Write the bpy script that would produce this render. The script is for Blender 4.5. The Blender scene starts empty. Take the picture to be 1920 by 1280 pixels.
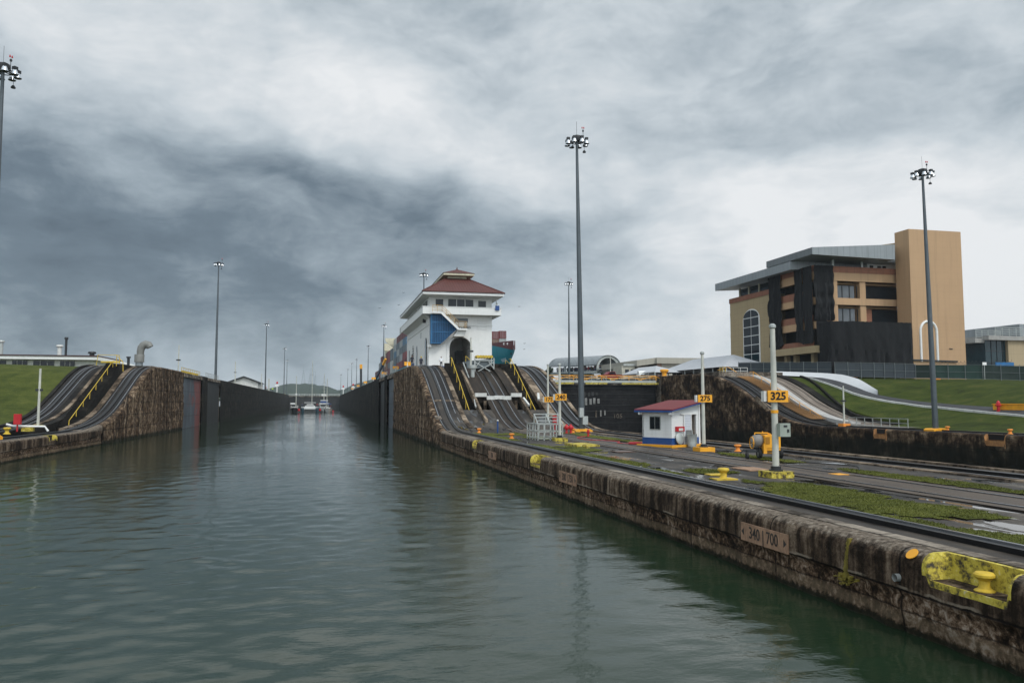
import bpy, bmesh, math, random
from mathutils import Vector, Matrix, noise as mn
random.seed(7)
R = math.radians
S = bpy.context.scene
COL = S.collection
# ------------------------------------------------------------------ camera
cam_d = bpy.data.cameras.new("camera"); cam = bpy.data.objects.new("camera", cam_d); COL.objects.link(cam)
cam.location = (0, 0, 4.40)
PSI, PIT = R(13.301), R(4.3855)
cam.rotation_euler = (R(90) + PIT, 0, -PSI)
cam_d.sensor_width = 36; cam_d.lens = 1493 / 1920 * 36; cam_d.clip_end = 9000; cam_d.clip_start = 0.2
S.camera = cam
# ------------------------------------------------------------------ node helpers
class NT:
    def __init__(s, nt): s.nt = nt; s.n = nt.nodes; s.l = nt.links
    def new(s, t, **k):
        n = s.n.new(t)
        for a, b in k.items(): setattr(n, a, b)
        return n
    def put(s, sock, v):
        if isinstance(v, bpy.types.NodeSocket): s.l.new(v, sock)
        elif v is not None:
            if isinstance(v, (tuple, list)) and len(v) == 3 and sock.type == 'RGBA': v = (*v, 1)
            sock.default_value = v
    def m(s, op, a, b=None, c=None, clamp=False):
        n = s.new('ShaderNodeMath', operation=op); n.use_clamp = clamp
        s.put(n.inputs[0], a)
        if b is not None: s.put(n.inputs[1], b)
        if c is not None: s.put(n.inputs[2], c)
        return n.outputs[0]
    def add(s, a, b): return s.m('ADD', a, b)
    def sub(s, a, b): return s.m('SUBTRACT', a, b)
    def mul(s, a, b): return s.m('MULTIPLY', a, b)
    def comb(s, x, y, z):
        n = s.new('ShaderNodeCombineXYZ'); s.put(n.inputs[0], x); s.put(n.inputs[1], y); s.put(n.inputs[2], z); return n.outputs[0]
    def sep(s, v):
        n = s.new('ShaderNodeSeparateXYZ'); s.put(n.inputs[0], v); return n.outputs
    def noise(s, v, scale, detail=5, rough=0.55, dist=0.0, col=False):
        n = s.new('ShaderNodeTexNoise'); s.put(n.inputs['Vector'], v); n.inputs['Scale'].default_value = scale
        n.inputs['Detail'].default_value = detail; n.inputs['Roughness'].default_value = rough; n.inputs['Distortion'].default_value = dist
        return n.outputs['Color'] if col else n.outputs['Fac']
    def ramp(s, f, stops, interp='LINEAR'):
        n = s.new('ShaderNodeValToRGB'); e = n.color_ramp.elements; n.color_ramp.interpolation = interp
        while len(e) < len(stops): e.new(0.5)
        for i, (p, c) in enumerate(stops):
            e[i].position = p; e[i].color = (c, c, c, 1) if isinstance(c, (int, float)) else (*c, 1)
        s.put(n.inputs[0], f); return n.outputs[0]
    def mix(s, f, a, b, mode='MIX'):
        n = s.new('ShaderNodeMix', data_type='RGBA', blend_type=mode); s.put(n.inputs[0], f); s.put(n.inputs[6], a); s.put(n.inputs[7], b); return n.outputs[2]
    def step(s, a, b, x):
        n = s.new('ShaderNodeMapRange'); n.interpolation_type = 'SMOOTHSTEP'; s.put(n.inputs[0], x)
        n.inputs[1].default_value = a; n.inputs[2].default_value = b; return n.outputs[0]
    def scale(s, v, sx, sy, sz):
        n = s.new('ShaderNodeVectorMath', operation='MULTIPLY'); s.put(n.inputs[0], v); n.inputs[1].default_value = (sx, sy, sz); return n.outputs[0]
    def vadd(s, a, b):
        n = s.new('ShaderNodeVectorMath', operation='ADD'); s.put(n.inputs[0], a); s.put(n.inputs[1], b); return n.outputs[0]
# ------------------------------------------------------------------ world: overcast sky
W = bpy.data.worlds.new("World"); S.world = W; W.use_nodes = True
t = NT(W.node_tree); t.n.clear()
SUN_EL, SUN_AZ = R(48), R(150)      # azimuth from +Y towards +X
co = t.new('ShaderNodeTexCoord').outputs['Generated']
nv = t.new('ShaderNodeVectorMath', operation='NORMALIZE'); t.put(nv.inputs[0], co); d = nv.outputs[0]
x, y, z = t.sep(d)
az = t.mul(t.m('ARCTAN2', x, y), 57.2958); el = t.mul(t.m('ARCSINE', z), 57.2958)
# warped sky coordinates
pv = t.comb(t.mul(az, 0.060), t.mul(el, 0.105), t.mul(z, 0.3))
w1 = t.noise(pv, 1.6, 3, 0.5, col=True)
sv = t.new('ShaderNodeVectorMath', operation='SUBTRACT'); t.put(sv.inputs[0], w1); sv.inputs[1].default_value = (.5, .5, .5)
wv = t.scale(sv.outputs[0], 0.35, 0.35, 0.35)
pw = t.vadd(pv, wv)
azw = t.add(az, t.mul(t.sub(t.sep(w1)[0], 0.5), 16)); elw = t.add(el, t.mul(t.sub(t.sep(w1)[1], 0.5), 7))
n1 = t.noise(pw, 1.3, 9, 0.58); n2 = t.noise(t.scale(pw, 1, 1.3, 1), 3.6, 7, 0.55)
def blob(a0, e0, ra, re, rot, amp, sharp=False):
    c, s_ = math.cos(R(rot)), math.sin(R(rot))
    da = t.sub(azw, a0); de = t.sub(elw, e0)
    u = t.mul(t.add(t.mul(da, c), t.mul(de, s_)), 1 / ra); v = t.mul(t.sub(t.mul(de, c), t.mul(da, s_)), 1 / re)
    r2 = t.add(t.mul(u, u), t.mul(v, v))
    if sharp: r2 = t.mul(r2, r2)
    return t.mul(t.m('EXPONENT', t.mul(r2, -1)), amp)
base = 0.69
n3 = t.noise(t.scale(pw, 1, 1.2, 1), 9.0, 6, 0.6)
val = t.add(t.mul(t.sub(n1, 0.5), 0.66), base)
val = t.add(val, t.add(t.mul(t.sub(n2, 0.5), 0.40), t.mul(t.sub(n3, 0.5), 0.16)))
BL = [(-16, 10.0, 28, 9.2, -5, -.37, True), (-20, 12.0, 12, 4.6, -8, -.10), (9, 13.4, 15, 2.8, -6, -.21), (-9, 14.6, 6, 1.2, -12, .16), (-15, 9.2, 9, 1.0, -3, .07), (-17, 5.0, 15, 4.5, 0, -.10), (3, 8.0, 9, 3.0, 0, -.07),
      (0, 2.5, 9, 2.6, 0, .10), (5, 19.9, 15, 2.7, -13, .25), (-22, 24, 14, 4, -5, .10), (30, 19.5, 14, 3.2, -4, -.07), (36, 11.5, 13, 5.4, -6, .34, True), (46, 5, 14, 5, 0, .34), (22, 4.0, 13, 3.4, 0, .16), (22, 11, 5, 2.4, -10, -.06), (12, 27, 16, 3.5, 4, -.06)]
for b in BL: val = t.add(val, blob(*b))
# brighter cloud deck overhead and behind the viewer
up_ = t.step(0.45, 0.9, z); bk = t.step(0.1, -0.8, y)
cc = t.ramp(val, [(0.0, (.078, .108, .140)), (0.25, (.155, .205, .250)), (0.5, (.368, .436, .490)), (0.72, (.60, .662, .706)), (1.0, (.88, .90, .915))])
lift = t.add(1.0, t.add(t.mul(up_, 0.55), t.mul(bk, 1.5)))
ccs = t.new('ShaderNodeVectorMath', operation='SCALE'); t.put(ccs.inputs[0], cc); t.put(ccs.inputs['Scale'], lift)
sky = t.new('ShaderNodeTexSky'); sky.sky_type = 'NISHITA'; sky.sun_disc = False; sky.sun_elevation = SUN_EL; sky.sun_rotation = SUN_AZ
bg1 = t.new('ShaderNodeBackground'); t.put(bg1.inputs[0], sky.outputs[0]); bg1.inputs[1].default_value = 0.06
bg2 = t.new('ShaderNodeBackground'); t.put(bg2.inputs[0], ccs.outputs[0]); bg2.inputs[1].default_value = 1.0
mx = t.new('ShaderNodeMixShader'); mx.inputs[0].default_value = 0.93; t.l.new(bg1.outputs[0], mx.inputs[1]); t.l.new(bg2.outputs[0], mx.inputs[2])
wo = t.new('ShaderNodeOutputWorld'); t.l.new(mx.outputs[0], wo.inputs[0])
# ------------------------------------------------------------------ sun behind thick cloud
sd = bpy.data.lights.new("sun", 'SUN'); sd.energy = 1.5; sd.angle = R(14); sd.color = (1, .96, .90)
so = bpy.data.objects.new("sun", sd); COL.objects.link(so)
sdir = Vector((math.sin(SUN_AZ) * math.cos(SUN_EL), math.cos(SUN_AZ) * math.cos(SUN_EL), math.sin(SUN_EL)))
so.rotation_euler = (-sdir).to_track_quat('-Z', 'Y').to_euler()
S.view_settings.view_transform = 'Standard'; S.view_settings.look = 'None'; S.view_settings.exposure = 0; S.view_settings.gamma = 1
S.render.engine = 'CYCLES'; S.cycles.max_bounces = 6

# ------------------------------------------------------------------ materials
MATS = {}
def newmat(name):
    m = bpy.data.materials.new(name); m.use_nodes = True; t = NT(m.node_tree); t.n.clear()
    b = t.new('ShaderNodeBsdfPrincipled'); o = t.new('ShaderNodeOutputMaterial'); t.l.new(b.outputs[0], o.inputs[0])
    t.b = b; t.co = t.new('ShaderNodeTexCoord').outputs['Object']; MATS[name] = m
    return m, t
def bump(t, h, strength=0.3, dist=0.05):
    n = t.new('ShaderNodeBump'); n.inputs['Strength'].default_value = strength; n.inputs['Distance'].default_value = dist
    t.put(n.inputs['Height'], h); t.l.new(n.outputs[0], t.b.inputs['Normal'])
def paint(name, col, rough=0.55, metal=0.0, var=0.18, dirt=0.25, sc=1.0, streak=True, spec=0.4):
    if name in MATS: return MATS[name]
    m, t = newmat(name)
    n = t.noise(t.co, 1.3 * sc, 6, 0.6); n2 = t.noise(t.scale(t.co, 6, 6, 0.7), 1.0 * sc, 4, 0.6)
    dark = tuple(c * (1 - var) for c in col); lite = tuple(min(1, c * (1 + var * .6)) for c in col)
    c = t.mix(t.ramp(n, [(0.3, 0.0), (0.7, 1.0)]), dark, lite)
    if dirt: c = t.mix(t.mul(t.ramp(n2, [(0.5, 0.0), (0.75, 1.0)]), dirt), c, tuple(v * .35 + .01 for v in col))
    t.put(t.b.inputs['Base Color'], c); t.put(t.b.inputs['Roughness'], t.add(t.mul(n, 0.25), rough - 0.12)); t.b.inputs['Metallic'].default_value = metal
    t.b.inputs['Specular IOR Level'].default_value = spec
    return m
def concrete(name, stops, streak=0.6, joints=(1.5, 9.1), algae=0.0, blot=0.35, rough=0.85, bmp=0.5, fine=3.0, seed=0.0, zdark=None):
    """weathered lock-wall concrete: blotches, drip streaks, form joints, a growth band at the waterline"""
    m, t = newmat(name)
    p = t.vadd(t.co, (seed, seed * 1.7, seed * .3))
    x, y, z = t.sep(t.co)
    a = t.noise(p, blot, 8, 0.65, 0.3)
    s1 = t.noise(t.scale(p, 1.1, 1.1, 0.07), 1.0, 6, 0.7); s2 = t.noise(t.scale(p, 4.5, 4.5, 0.2), 1.0, 4, 0.6)
    f = t.noise(p, fine, 6, 0.7)
    v = t.add(t.mul(a, 1 - streak), t.mul(t.add(t.mul(s1, .6), t.mul(s2, .4)), streak))
    v = t.add(v, t.mul(t.sub(f, .5), .55))
    c = t.ramp(v, stops)
    jn = t.noise(p, 2.0, 4, .6)
    zj = t.m('PINGPONG', t.add(z, t.mul(jn, .10)), joints[0] / 2); yj = t.m('PINGPONG', t.add(y, t.mul(jn, .06)), joints[1] / 2)
    j = t.m('MAXIMUM', t.step(.05, .015, zj), t.step(.06, .02, yj))
    c = t.mix(t.mul(j, .75), c, (.008, .007, .006))
    if algae:
        zz = t.add(z, t.mul(t.sub(s2, .5), .5)); al = t.mul(t.step(algae, algae * .35, zz), .88)
        c = t.mix(al, c, (.010, .012, .007))
    if zdark:
        zz = t.add(z, t.mul(t.sub(s1, .5), 1.2)); c = t.mix(t.mul(t.step(zdark[0], zdark[1], zz), .9), c, zdark[2])
    t.put(t.b.inputs['Base Color'], c); t.b.inputs['Roughness'].default_value = rough
    t.b.inputs['Specular IOR Level'].default_value = 0.12
    bump(t, t.sub(t.add(f, t.mul(a, .8)), t.mul(j, .8)), bmp, 0.08)
    return m
BR = [(.36, (.006, .005, .004)), (.45, (.030, .018, .011)), (.52, (.090, .058, .035)), (.59, (.21, .150, .098)), (.68, (.40, .32, .235))]
def near_wall():
    m, t = newmat('low_wall_concrete'); x, y, z = t.sep(t.co); p = t.co
    st = t.noise(t.scale(p, 2.2, 2.2, .14), 1.0, 5, .65); st2 = t.noise(t.scale(p, 8, 8, .5), 1.0, 4, .6); bl = t.noise(p, .45, 5, .6); f = t.noise(p, 7.0, 7, .72, .4); ch = t.noise(p, 17, 5, .7); ck = t.noise(t.scale(p, 1, 1, .7), 2.6, 8, .72, .8)
    up = t.ramp(t.add(t.mul(st, .42), t.add(t.mul(st2, .16), t.add(t.mul(f, .22), t.mul(bl, .20)))), [(.39, (.005, .0035, .0025)), (.46, (.020, .013, .008)), (.505, (.062, .041, .027)), (.55, (.14, .100, .068)), (.61, (.29, .23, .17))])
    lo = t.ramp(t.add(t.mul(f, .50), t.add(t.mul(ck, .30), t.mul(bl, .20))), [(.41, (.005, .0035, .0025)), (.465, (.026, .016, .009)), (.51, (.085, .052, .031)), (.55, (.19, .130, .086)), (.61, (.36, .30, .24))])
    zw = t.add(z, t.mul(t.sub(f, .5), .16))
    c = t.mix(t.step(.84, .74, zw), up, lo)
    tide = t.mul(t.step(.44, .30, zw), t.step(.10, .20, zw)); c = t.mix(t.mul(tide, .45), c, t.mix(ch, (.07, .05, .03), (.26, .20, .13)))
    c = t.mix(t.mul(t.step(.18, .08, zw), .9), c, (.008, .010, .005))
    top = t.step(1.44, 1.56, t.add(z, t.mul(t.sub(f, .5), .16))); c = t.mix(t.mul(top, .85), c, t.ramp(t.add(t.mul(f, .6), t.mul(st2, .4)), [(.42, (.07, .055, .042)), (.52, (.19, .155, .12)), (.62, (.33, .285, .23))]))
    cr = t.m('MAXIMUM', t.step(.030, .012, t.m('ABSOLUTE', t.sub(t.add(z, t.mul(t.sub(ck, .5), .10)), .80))), t.m('MAXIMUM', t.mul(t.step(.025, .01, t.m('ABSOLUTE', t.sub(t.add(z, t.mul(t.sub(ck, .5), .14)), .42))), .7), t.step(.035, .012, t.m('PINGPONG', t.add(y, t.mul(ck, .18)), 2.28))))
    c = t.mix(t.mul(cr, .85), c, (.004, .003, .003))
    pl = t.mul(t.step(.035, .015, t.m('ABSOLUTE', t.sub(t.add(z, t.mul(t.sub(ck, .5), .10)), .85))), t.step(.50, .56, bl)); c = t.mix(t.mul(pl, .6), c, (.30, .25, .19))
    t.put(t.b.inputs['Base Color'], c); t.b.inputs['Roughness'].default_value = .85; t.b.inputs['Specular IOR Level'].default_value = .15
    bump(t, t.sub(t.add(f, t.add(t.mul(ck, .8), t.mul(ch, .3))), t.mul(cr, .9)), .8, .07); return m
M_near = near_wall()
M_ramp = concrete('ramp_wall_concrete', BR, streak=.85, joints=(1.52, 9.1), algae=.6, fine=2.6)
M_rampR = concrete('far_ramp_concrete', [(a + .02, tuple(v * .9 for v in c)) for a, c in BR], streak=.35, joints=(1.52, 9.1), fine=1.2, seed=11, zdark=(.9, -.3, (.008, .009, .006)))
M_dark = concrete('chamber_wall_concrete', [(.40, (.004, .004, .0035)), (.49, (.011, .010, .0085)), (.55, (.024, .021, .016)), (.64, (.065, .056, .040))], streak=.55, joints=(2.3, 11), fine=.8, algae=1.2)
M_tan = concrete('coping_concrete', [(.38, (.035, .028, .022)), (.5, (.125, .104, .084)), (.62, (.28, .24, .195))], streak=.0, joints=(40, 3.0), fine=4, bmp=.3)
M_curb = concrete('curb_concrete', [(.38, (.030, .022, .016)), (.5, (.13, .098, .070)), (.62, (.28, .22, .16))], streak=.0, joints=(40, 2.4), fine=3, bmp=.3)
M_blackc = concrete('stair_concrete', [(.35, (.006, .006, .006)), (.55, (.018, .016, .014)), (.75, (.05, .045, .038))], streak=.2, joints=(40, 50), fine=2)
def bed_mat(name, a, b, c3, rough=(.25, .6)):
    m, t = newmat(name)
    p = t.scale(t.co, 1.6, .22, .22); n = t.noise(p, 1.6, 7, .65); f = t.noise(t.co, 6, 5, .7)
    v = t.add(t.mul(n, .75), t.mul(f, .25))
    t.put(t.b.inputs['Base Color'], t.ramp(v, [(.35, a), (.52, b), (.72, c3)]))
    t.put(t.b.inputs['Roughness'], t.ramp(v, [(.35, rough[0]), (.65, rough[1])])); t.b.inputs['Specular IOR Level'].default_value = .18; bump(t, f, .3, .02)
    return m
M_bed = bed_mat('track_bed', (.005, .0045, .004), (.016, .014, .0135), (.055, .048, .042), (.45, .85))
M_bedl = bed_mat('return_track_bed', (.009, .007, .0055), (.030, .023, .018), (.080, .064, .050), (.6, .9))
M_bedR = bed_mat('pale_track_bed', (.09, .073, .060), (.19, .158, .13), (.30, .26, .225), (.7, .9))
M_rail = paint('steel_rail', (.30, .31, .33), .30, .9, .2, .2)
M_rack = paint('greased_rack', (.012, .012, .013), .38, .3, .3, .0)
M_yel = paint('yellow_paint', (.58, .40, .04), .6, dirt=.45, var=.25); M_yelor = paint('orange_yellow_paint', (.80, .36, .02), .5, dirt=.2)
M_or = paint('orange_paint', (.78, .27, .04), .5, dirt=.2); M_white = paint('white_paint', (.74, .74, .72), .5, dirt=.10, var=.06)
M_whited = paint('worn_white_paint', (.60, .60, .57), .6, dirt=.4); M_blue = paint('blue_paint', (.012, .06, .22), .45, dirt=.15)
M_blue2 = paint('bright_blue_paint', (.012, .12, .30), .45, dirt=.12); M_red = paint('red_paint', (.45, .012, .018), .4, dirt=.1)
M_grey = paint('grey_steel', (.20, .225, .235), .45, .3, dirt=.2); M_mast = paint('mast_steel', (.085, .10, .11), .4, .35, dirt=.2)
M_galv = paint('galvanised_steel', (.42, .44, .42), .45, .4, dirt=.2); M_black = paint('black_rubber', (.012, .012, .013), .7, dirt=.0)
M_dk = paint('dark_steel', (.03, .033, .036), .5, .3, dirt=.1); M_lamp = paint('spun_aluminium', (.62, .65, .68), .25, .8, dirt=.0)
M_cream = paint('cream_paint', (.58, .54, .40), .55, dirt=.25); M_polec = paint('pale_pole_paint', (.50, .50, .44), .5, dirt=.3)
def glass_dark(name='dark_glass', c=(.012, .016, .020)):
    m, t = newmat(name); n = t.noise(t.co, .6, 3); t.put(t.b.inputs['Base Color'], t.mix(n, tuple(v * .5 for v in c), tuple(v * 1.5 for v in c)))
    t.b.inputs['Roughness'].default_value = .10; t.b.inputs['Specular IOR Level'].default_value = .3; return m
M_glass = glass_dark(); M_glass2 = glass_dark('blue_glass', (.012, .030, .036))
M_glassl = glass_dark('grey_window_glass', (.10, .11, .12))
def sheet(name, col, sc, axis_scale, amt=.5, rough=.7, lines=None, bmpv=.3):
    m, t = newmat(name); p = t.scale(t.co, *axis_scale); n = t.noise(p, sc, 6, .6); f = t.noise(t.co, sc * 4, 4, .6)
    c = t.mix(n, tuple(v * (1 - amt) for v in col), tuple(min(1, v * (1 + amt)) for v in col)); h = f
    dr = t.noise(t.scale(t.co, 1.3, 1.3, .06), 1.0, 5, .65); c = t.mix(t.mul(t.ramp(dr, [(.50, 0.0), (.68, 1.0)]), .28), c, tuple(v * .45 for v in col))
    if lines:
        for ax, per, wd, dk in lines:
            q = t.m('PINGPONG', t.sep(t.co)[ax], per / 2); j = t.step(wd, wd * .4, q); c = t.mix(t.mul(j, dk), c, tuple(v * .25 for v in col)); h = t.sub(h, j)
    t.put(t.b.inputs['Base Color'], c); t.b.inputs['Roughness'].default_value = rough; bump(t, h, bmpv, .03); return m

# ------------------------------------------------------------------ mesh builder
class MB:
    def __init__(s): s.v = []; s.f = []; s.mi = []; s.k = 0
    def face(s, idx): s.f.append(tuple(idx)); s.mi.append(s.k)
    def vs(s, pts): b = len(s.v); s.v += [tuple(p) for p in pts]; return b
    def quad(s, *p): b = s.vs(p); s.face(range(b, b + len(p))); return s
    def box(s, x0, x1, y0, y1, z0, z1):
        b = s.vs([(x, y, z) for z in (z0, z1) for y in (y0, y1) for x in (x0, x1)])
        for q in ((0, 2, 3, 1), (4, 5, 7, 6), (0, 1, 5, 4), (2, 6, 7, 3), (0, 4, 6, 2), (1, 3, 7, 5)): s.face([b + i for i in q])
        return s
    def bar(s, p0, p1, w, h=None):
        h = w if h is None else h
        a, c = Vector(p0), Vector(p1); d = (c - a); 
        if d.length < 1e-6: return s
        d.normalize(); u = Vector((0, 0, 1)) if abs(d.z) < .95 else Vector((0, 1, 0)); sx = d.cross(u).normalized(); sz = sx.cross(d).normalized()
        P = [q + sx * i * w / 2 + sz * j * h / 2 for q in (a, c) for i, j in ((-1, -1), (1, -1), (1, 1), (-1, 1))]
        b = s.vs(P)
        for q in ((0, 3, 2, 1), (4, 5, 6, 7), (0, 1, 5, 4), (1, 2, 6, 5), (2, 3, 7, 6), (3, 0, 4, 7)): s.face([b + i for i in q])
        return s
    def cyl(s, p0, p1, r0, r1=None, n=10, caps=True):
        r1 = r0 if r1 is None else r1
        return s.tube([p0, p1], [r0, r1], n, caps)
    def tube(s, pts, rs, n=8, caps=True):
        pts = [Vector(p) for p in pts]
        if not isinstance(rs, (list, tuple)): rs = [rs] * len(pts)
        rings = []; prev = None
        for i, p in enumerate(pts):
            d = (pts[min(i + 1, len(pts) - 1)] - pts[max(i - 1, 0)]).normalized()
            u = prev if prev is not None else (Vector((1, 0, 0)) if abs(d.x) < .9 else Vector((0, 1, 0)))
            u = (u - d * u.dot(d)).normalized(); prev = u; w = d.cross(u)
            rings.append(s.vs([p + (u * math.cos(a) + w * math.sin(a)) * rs[i] for a in [2 * math.pi * k / n for k in range(n)]]))
        for a, b in zip(rings, rings[1:]):
            for k in range(n): s.face((a + k, a + (k + 1) % n, b + (k + 1) % n, b + k))
        if caps: s.face([rings[0] + k for k in range(n)][::-1]); s.face([rings[-1] + k for k in range(n)])
        return s
    def lathe(s, prof, c=(0, 0, 0), n=20):
        rings = [s.vs([(c[0] + r * math.cos(2 * math.pi * k / n), c[1] + r * math.sin(2 * math.pi * k / n), c[2] + z) for k in range(n)]) for r, z in prof]
        for a, b in zip(rings, rings[1:]):
            for k in range(n): s.face((a + k, a + (k + 1) % n, b + (k + 1) % n, b + k))
        s.face([rings[0] + k for k in range(n)][::-1]); s.face([rings[-1] + k for k in range(n)])
        return s
    def prism(s, poly, ax, a, b):
        """poly of 2D points extruded along axis ax (0,1,2) from a to b"""
        def P(q, w): 
            l = list(q); l.insert(ax, w); return l
        n = len(poly); i0 = s.vs([P(q, a) for q in poly]); i1 = s.vs([P(q, b) for q in poly])
        s.face([i0 + k for k in range(n)][::-1]); s.face([i1 + k for k in range(n)])
        for k in range(n): s.face((i0 + k, i0 + (k + 1) % n, i1 + (k + 1) % n, i1 + k))
        return s
    def grid(s, rows, closed=False):
        n = len(rows[0]); b = [s.vs(r) for r in rows]
        for a, c in zip(b, b[1:]):
            for k in range(n - (0 if closed else 1)): s.face((a + k, a + (k + 1) % n, c + (k + 1) % n, c + k))
        return s
    def build(s, name, mats, parent=None, smooth=False, fix=True):
        me = bpy.data.meshes.new(name); me.from_pydata(s.v, [], s.f); me.update()
        if not isinstance(mats, (list, tuple)): mats = [mats]
        for m in mats: me.materials.append(m)
        if len(mats) > 1: me.polygons.foreach_set('material_index', s.mi)
        if fix:
            bm = bmesh.new(); bm.from_mesh(me); bmesh.ops.recalc_face_normals(bm, faces=bm.faces); bm.to_mesh(me); bm.free()
        if smooth:
            me.polygons.foreach_set('use_smooth', [True] * len(me.polygons))
            try: me.set_sharp_from_angle(angle=R(40))
            except Exception: pass
        o = bpy.data.objects.new(name, me); COL.objects.link(o)
        if parent is not None: par(o, parent)
        return o
def par(o, p):
    """parts are built in scene coordinates (or round the origin for a thing that is copied)"""
    o.parent = p
    o.matrix_parent_inverse = Matrix.Translation(-p.location) if p.type == 'EMPTY' else Matrix()
def tag(o, label=None, cat=None, group=None, kind=None):
    if label: o['label'] = label
    if cat: o['category'] = cat
    if group: o['group'] = group
    if kind: o['kind'] = kind
    return o
def thing(name, loc, label, cat, group=None):
    o = bpy.data.objects.new(name, None); COL.objects.link(o); o.location = loc; o.empty_display_size = .2
    return tag(o, label, cat, group)
def kids(o): return [c for c in bpy.data.objects if c.parent == o]
TREE = {}
def copy_tree(root, loc, rz=0.0, label=None, sc=None):
    def cp(o, p):
        c = o.copy(); COL.objects.link(c)
        if p is not None: c.parent = p; c.matrix_parent_inverse = o.matrix_parent_inverse.copy()
        for ch in TREE[root.name].get(o.name, []): cp(ch, c)
        return c
    if root.name not in TREE:
        T = {}; st = [root]
        while st:
            o = st.pop(); T[o.name] = kids(o); st += T[o.name]
        TREE[root.name] = T
    r = cp(root, None); r.location = loc; r.rotation_euler = (0, 0, rz)
    if sc: r.scale = (sc, sc, sc) if isinstance(sc, (int, float)) else sc
    if label: r['label'] = label
    return r
def text_mesh(txt, size, M, mat, name, parent=None, bold=0.0, sx=1.0, ext=.004):
    cu = bpy.data.curves.new(name, 'FONT'); cu.body = txt; cu.size = size; cu.align_x = 'CENTER'; cu.align_y = 'CENTER'; cu.offset = bold; cu.extrude = ext; cu.resolution_u = 3
    o = bpy.data.objects.new('tmp', cu); COL.objects.link(o)
    dg = bpy.context.evaluated_depsgraph_get(); me = bpy.data.meshes.new_from_object(o.evaluated_get(dg)); bpy.data.objects.remove(o)
    me.transform(M @ Matrix.Diagonal((sx, 1, 1, 1))); me.materials.clear(); me.materials.append(mat); me.name = name
    q = bpy.data.objects.new(name, me); COL.objects.link(q)
    if parent is not None: par(q, parent)
    return q
def facing(loc, yaw=0.0, tilt=0.0):
    """matrix for text standing upright at loc; yaw 0 reads from -Y side"""
    return Matrix.Translation(loc) @ Matrix.Rotation(yaw, 4, 'Z') @ Matrix.Rotation(R(90) - tilt, 4, 'X')

# ------------------------------------------------------------------ level profiles
def itp(P, y):
    if y <= P[0][0]: return P[0][1]
    for (a, b), (c, e) in zip(P, P[1:]):
        if y <= c:
            return b + (e - b) * (y - a) / (c - a)
    return P[-1][1]
def smooth_prof(P):
    def f(y): return sum(itp(P, y + o) for o in (-2.0, -1.2, -.4, .4, 1.2, 2.0)) / 6
    return f
ZC = smooth_prof([(-50, 1.6), (75, 1.6), (78, 1.9), (80.5, 2.4), (83, 3.2), (87, 4.85), (91, 6.45), (95, 7.9), (98, 8.65), (102, 9.15), (108, 9.3), (900, 9.3)])
ZL = smooth_prof([(-50, 1.6), (85, 1.6), (90, 1.85), (95, 2.35), (100, 3.4), (104, 4.9), (108, 6.4), (112, 8.0), (116, 9.0), (121, 9.45), (128, 9.5), (900, 9.5)])
ZR = smooth_prof([(-50, 1.45), (91, 1.45), (96.6, 2.1), (99.7, 3.0), (103.6, 4.2), (106.8, 5.7), (110.6, 7.2), (114.2, 8.2), (117.8, 8.8), (124, 9.2), (133, 9.3), (900, 9.3)])
XL, XC, XC2, XR = -22.57, 10.94, 27.0, 60.7
def ys(a, b, st): 
    n = max(1, round((b - a) / st)); return [a + (b - a) * i / n for i in range(n + 1)]
def ribbon(mb, x0, x1, P, yy, dz, th=None, side=True):
    """strip that follows a level profile; th gives it depth below"""
    th = .12 if th is None else th
    rows = []
    for y in yy:
        z = P(y) + dz; rows.append([(x0, y, z - th), (x0, y, z), (x1, y, z), (x1, y, z - th)])
    mb.grid(rows); 
    mb.quad(*rows[0]); mb.quad(*rows[-1][::-1]); return mb
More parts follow.
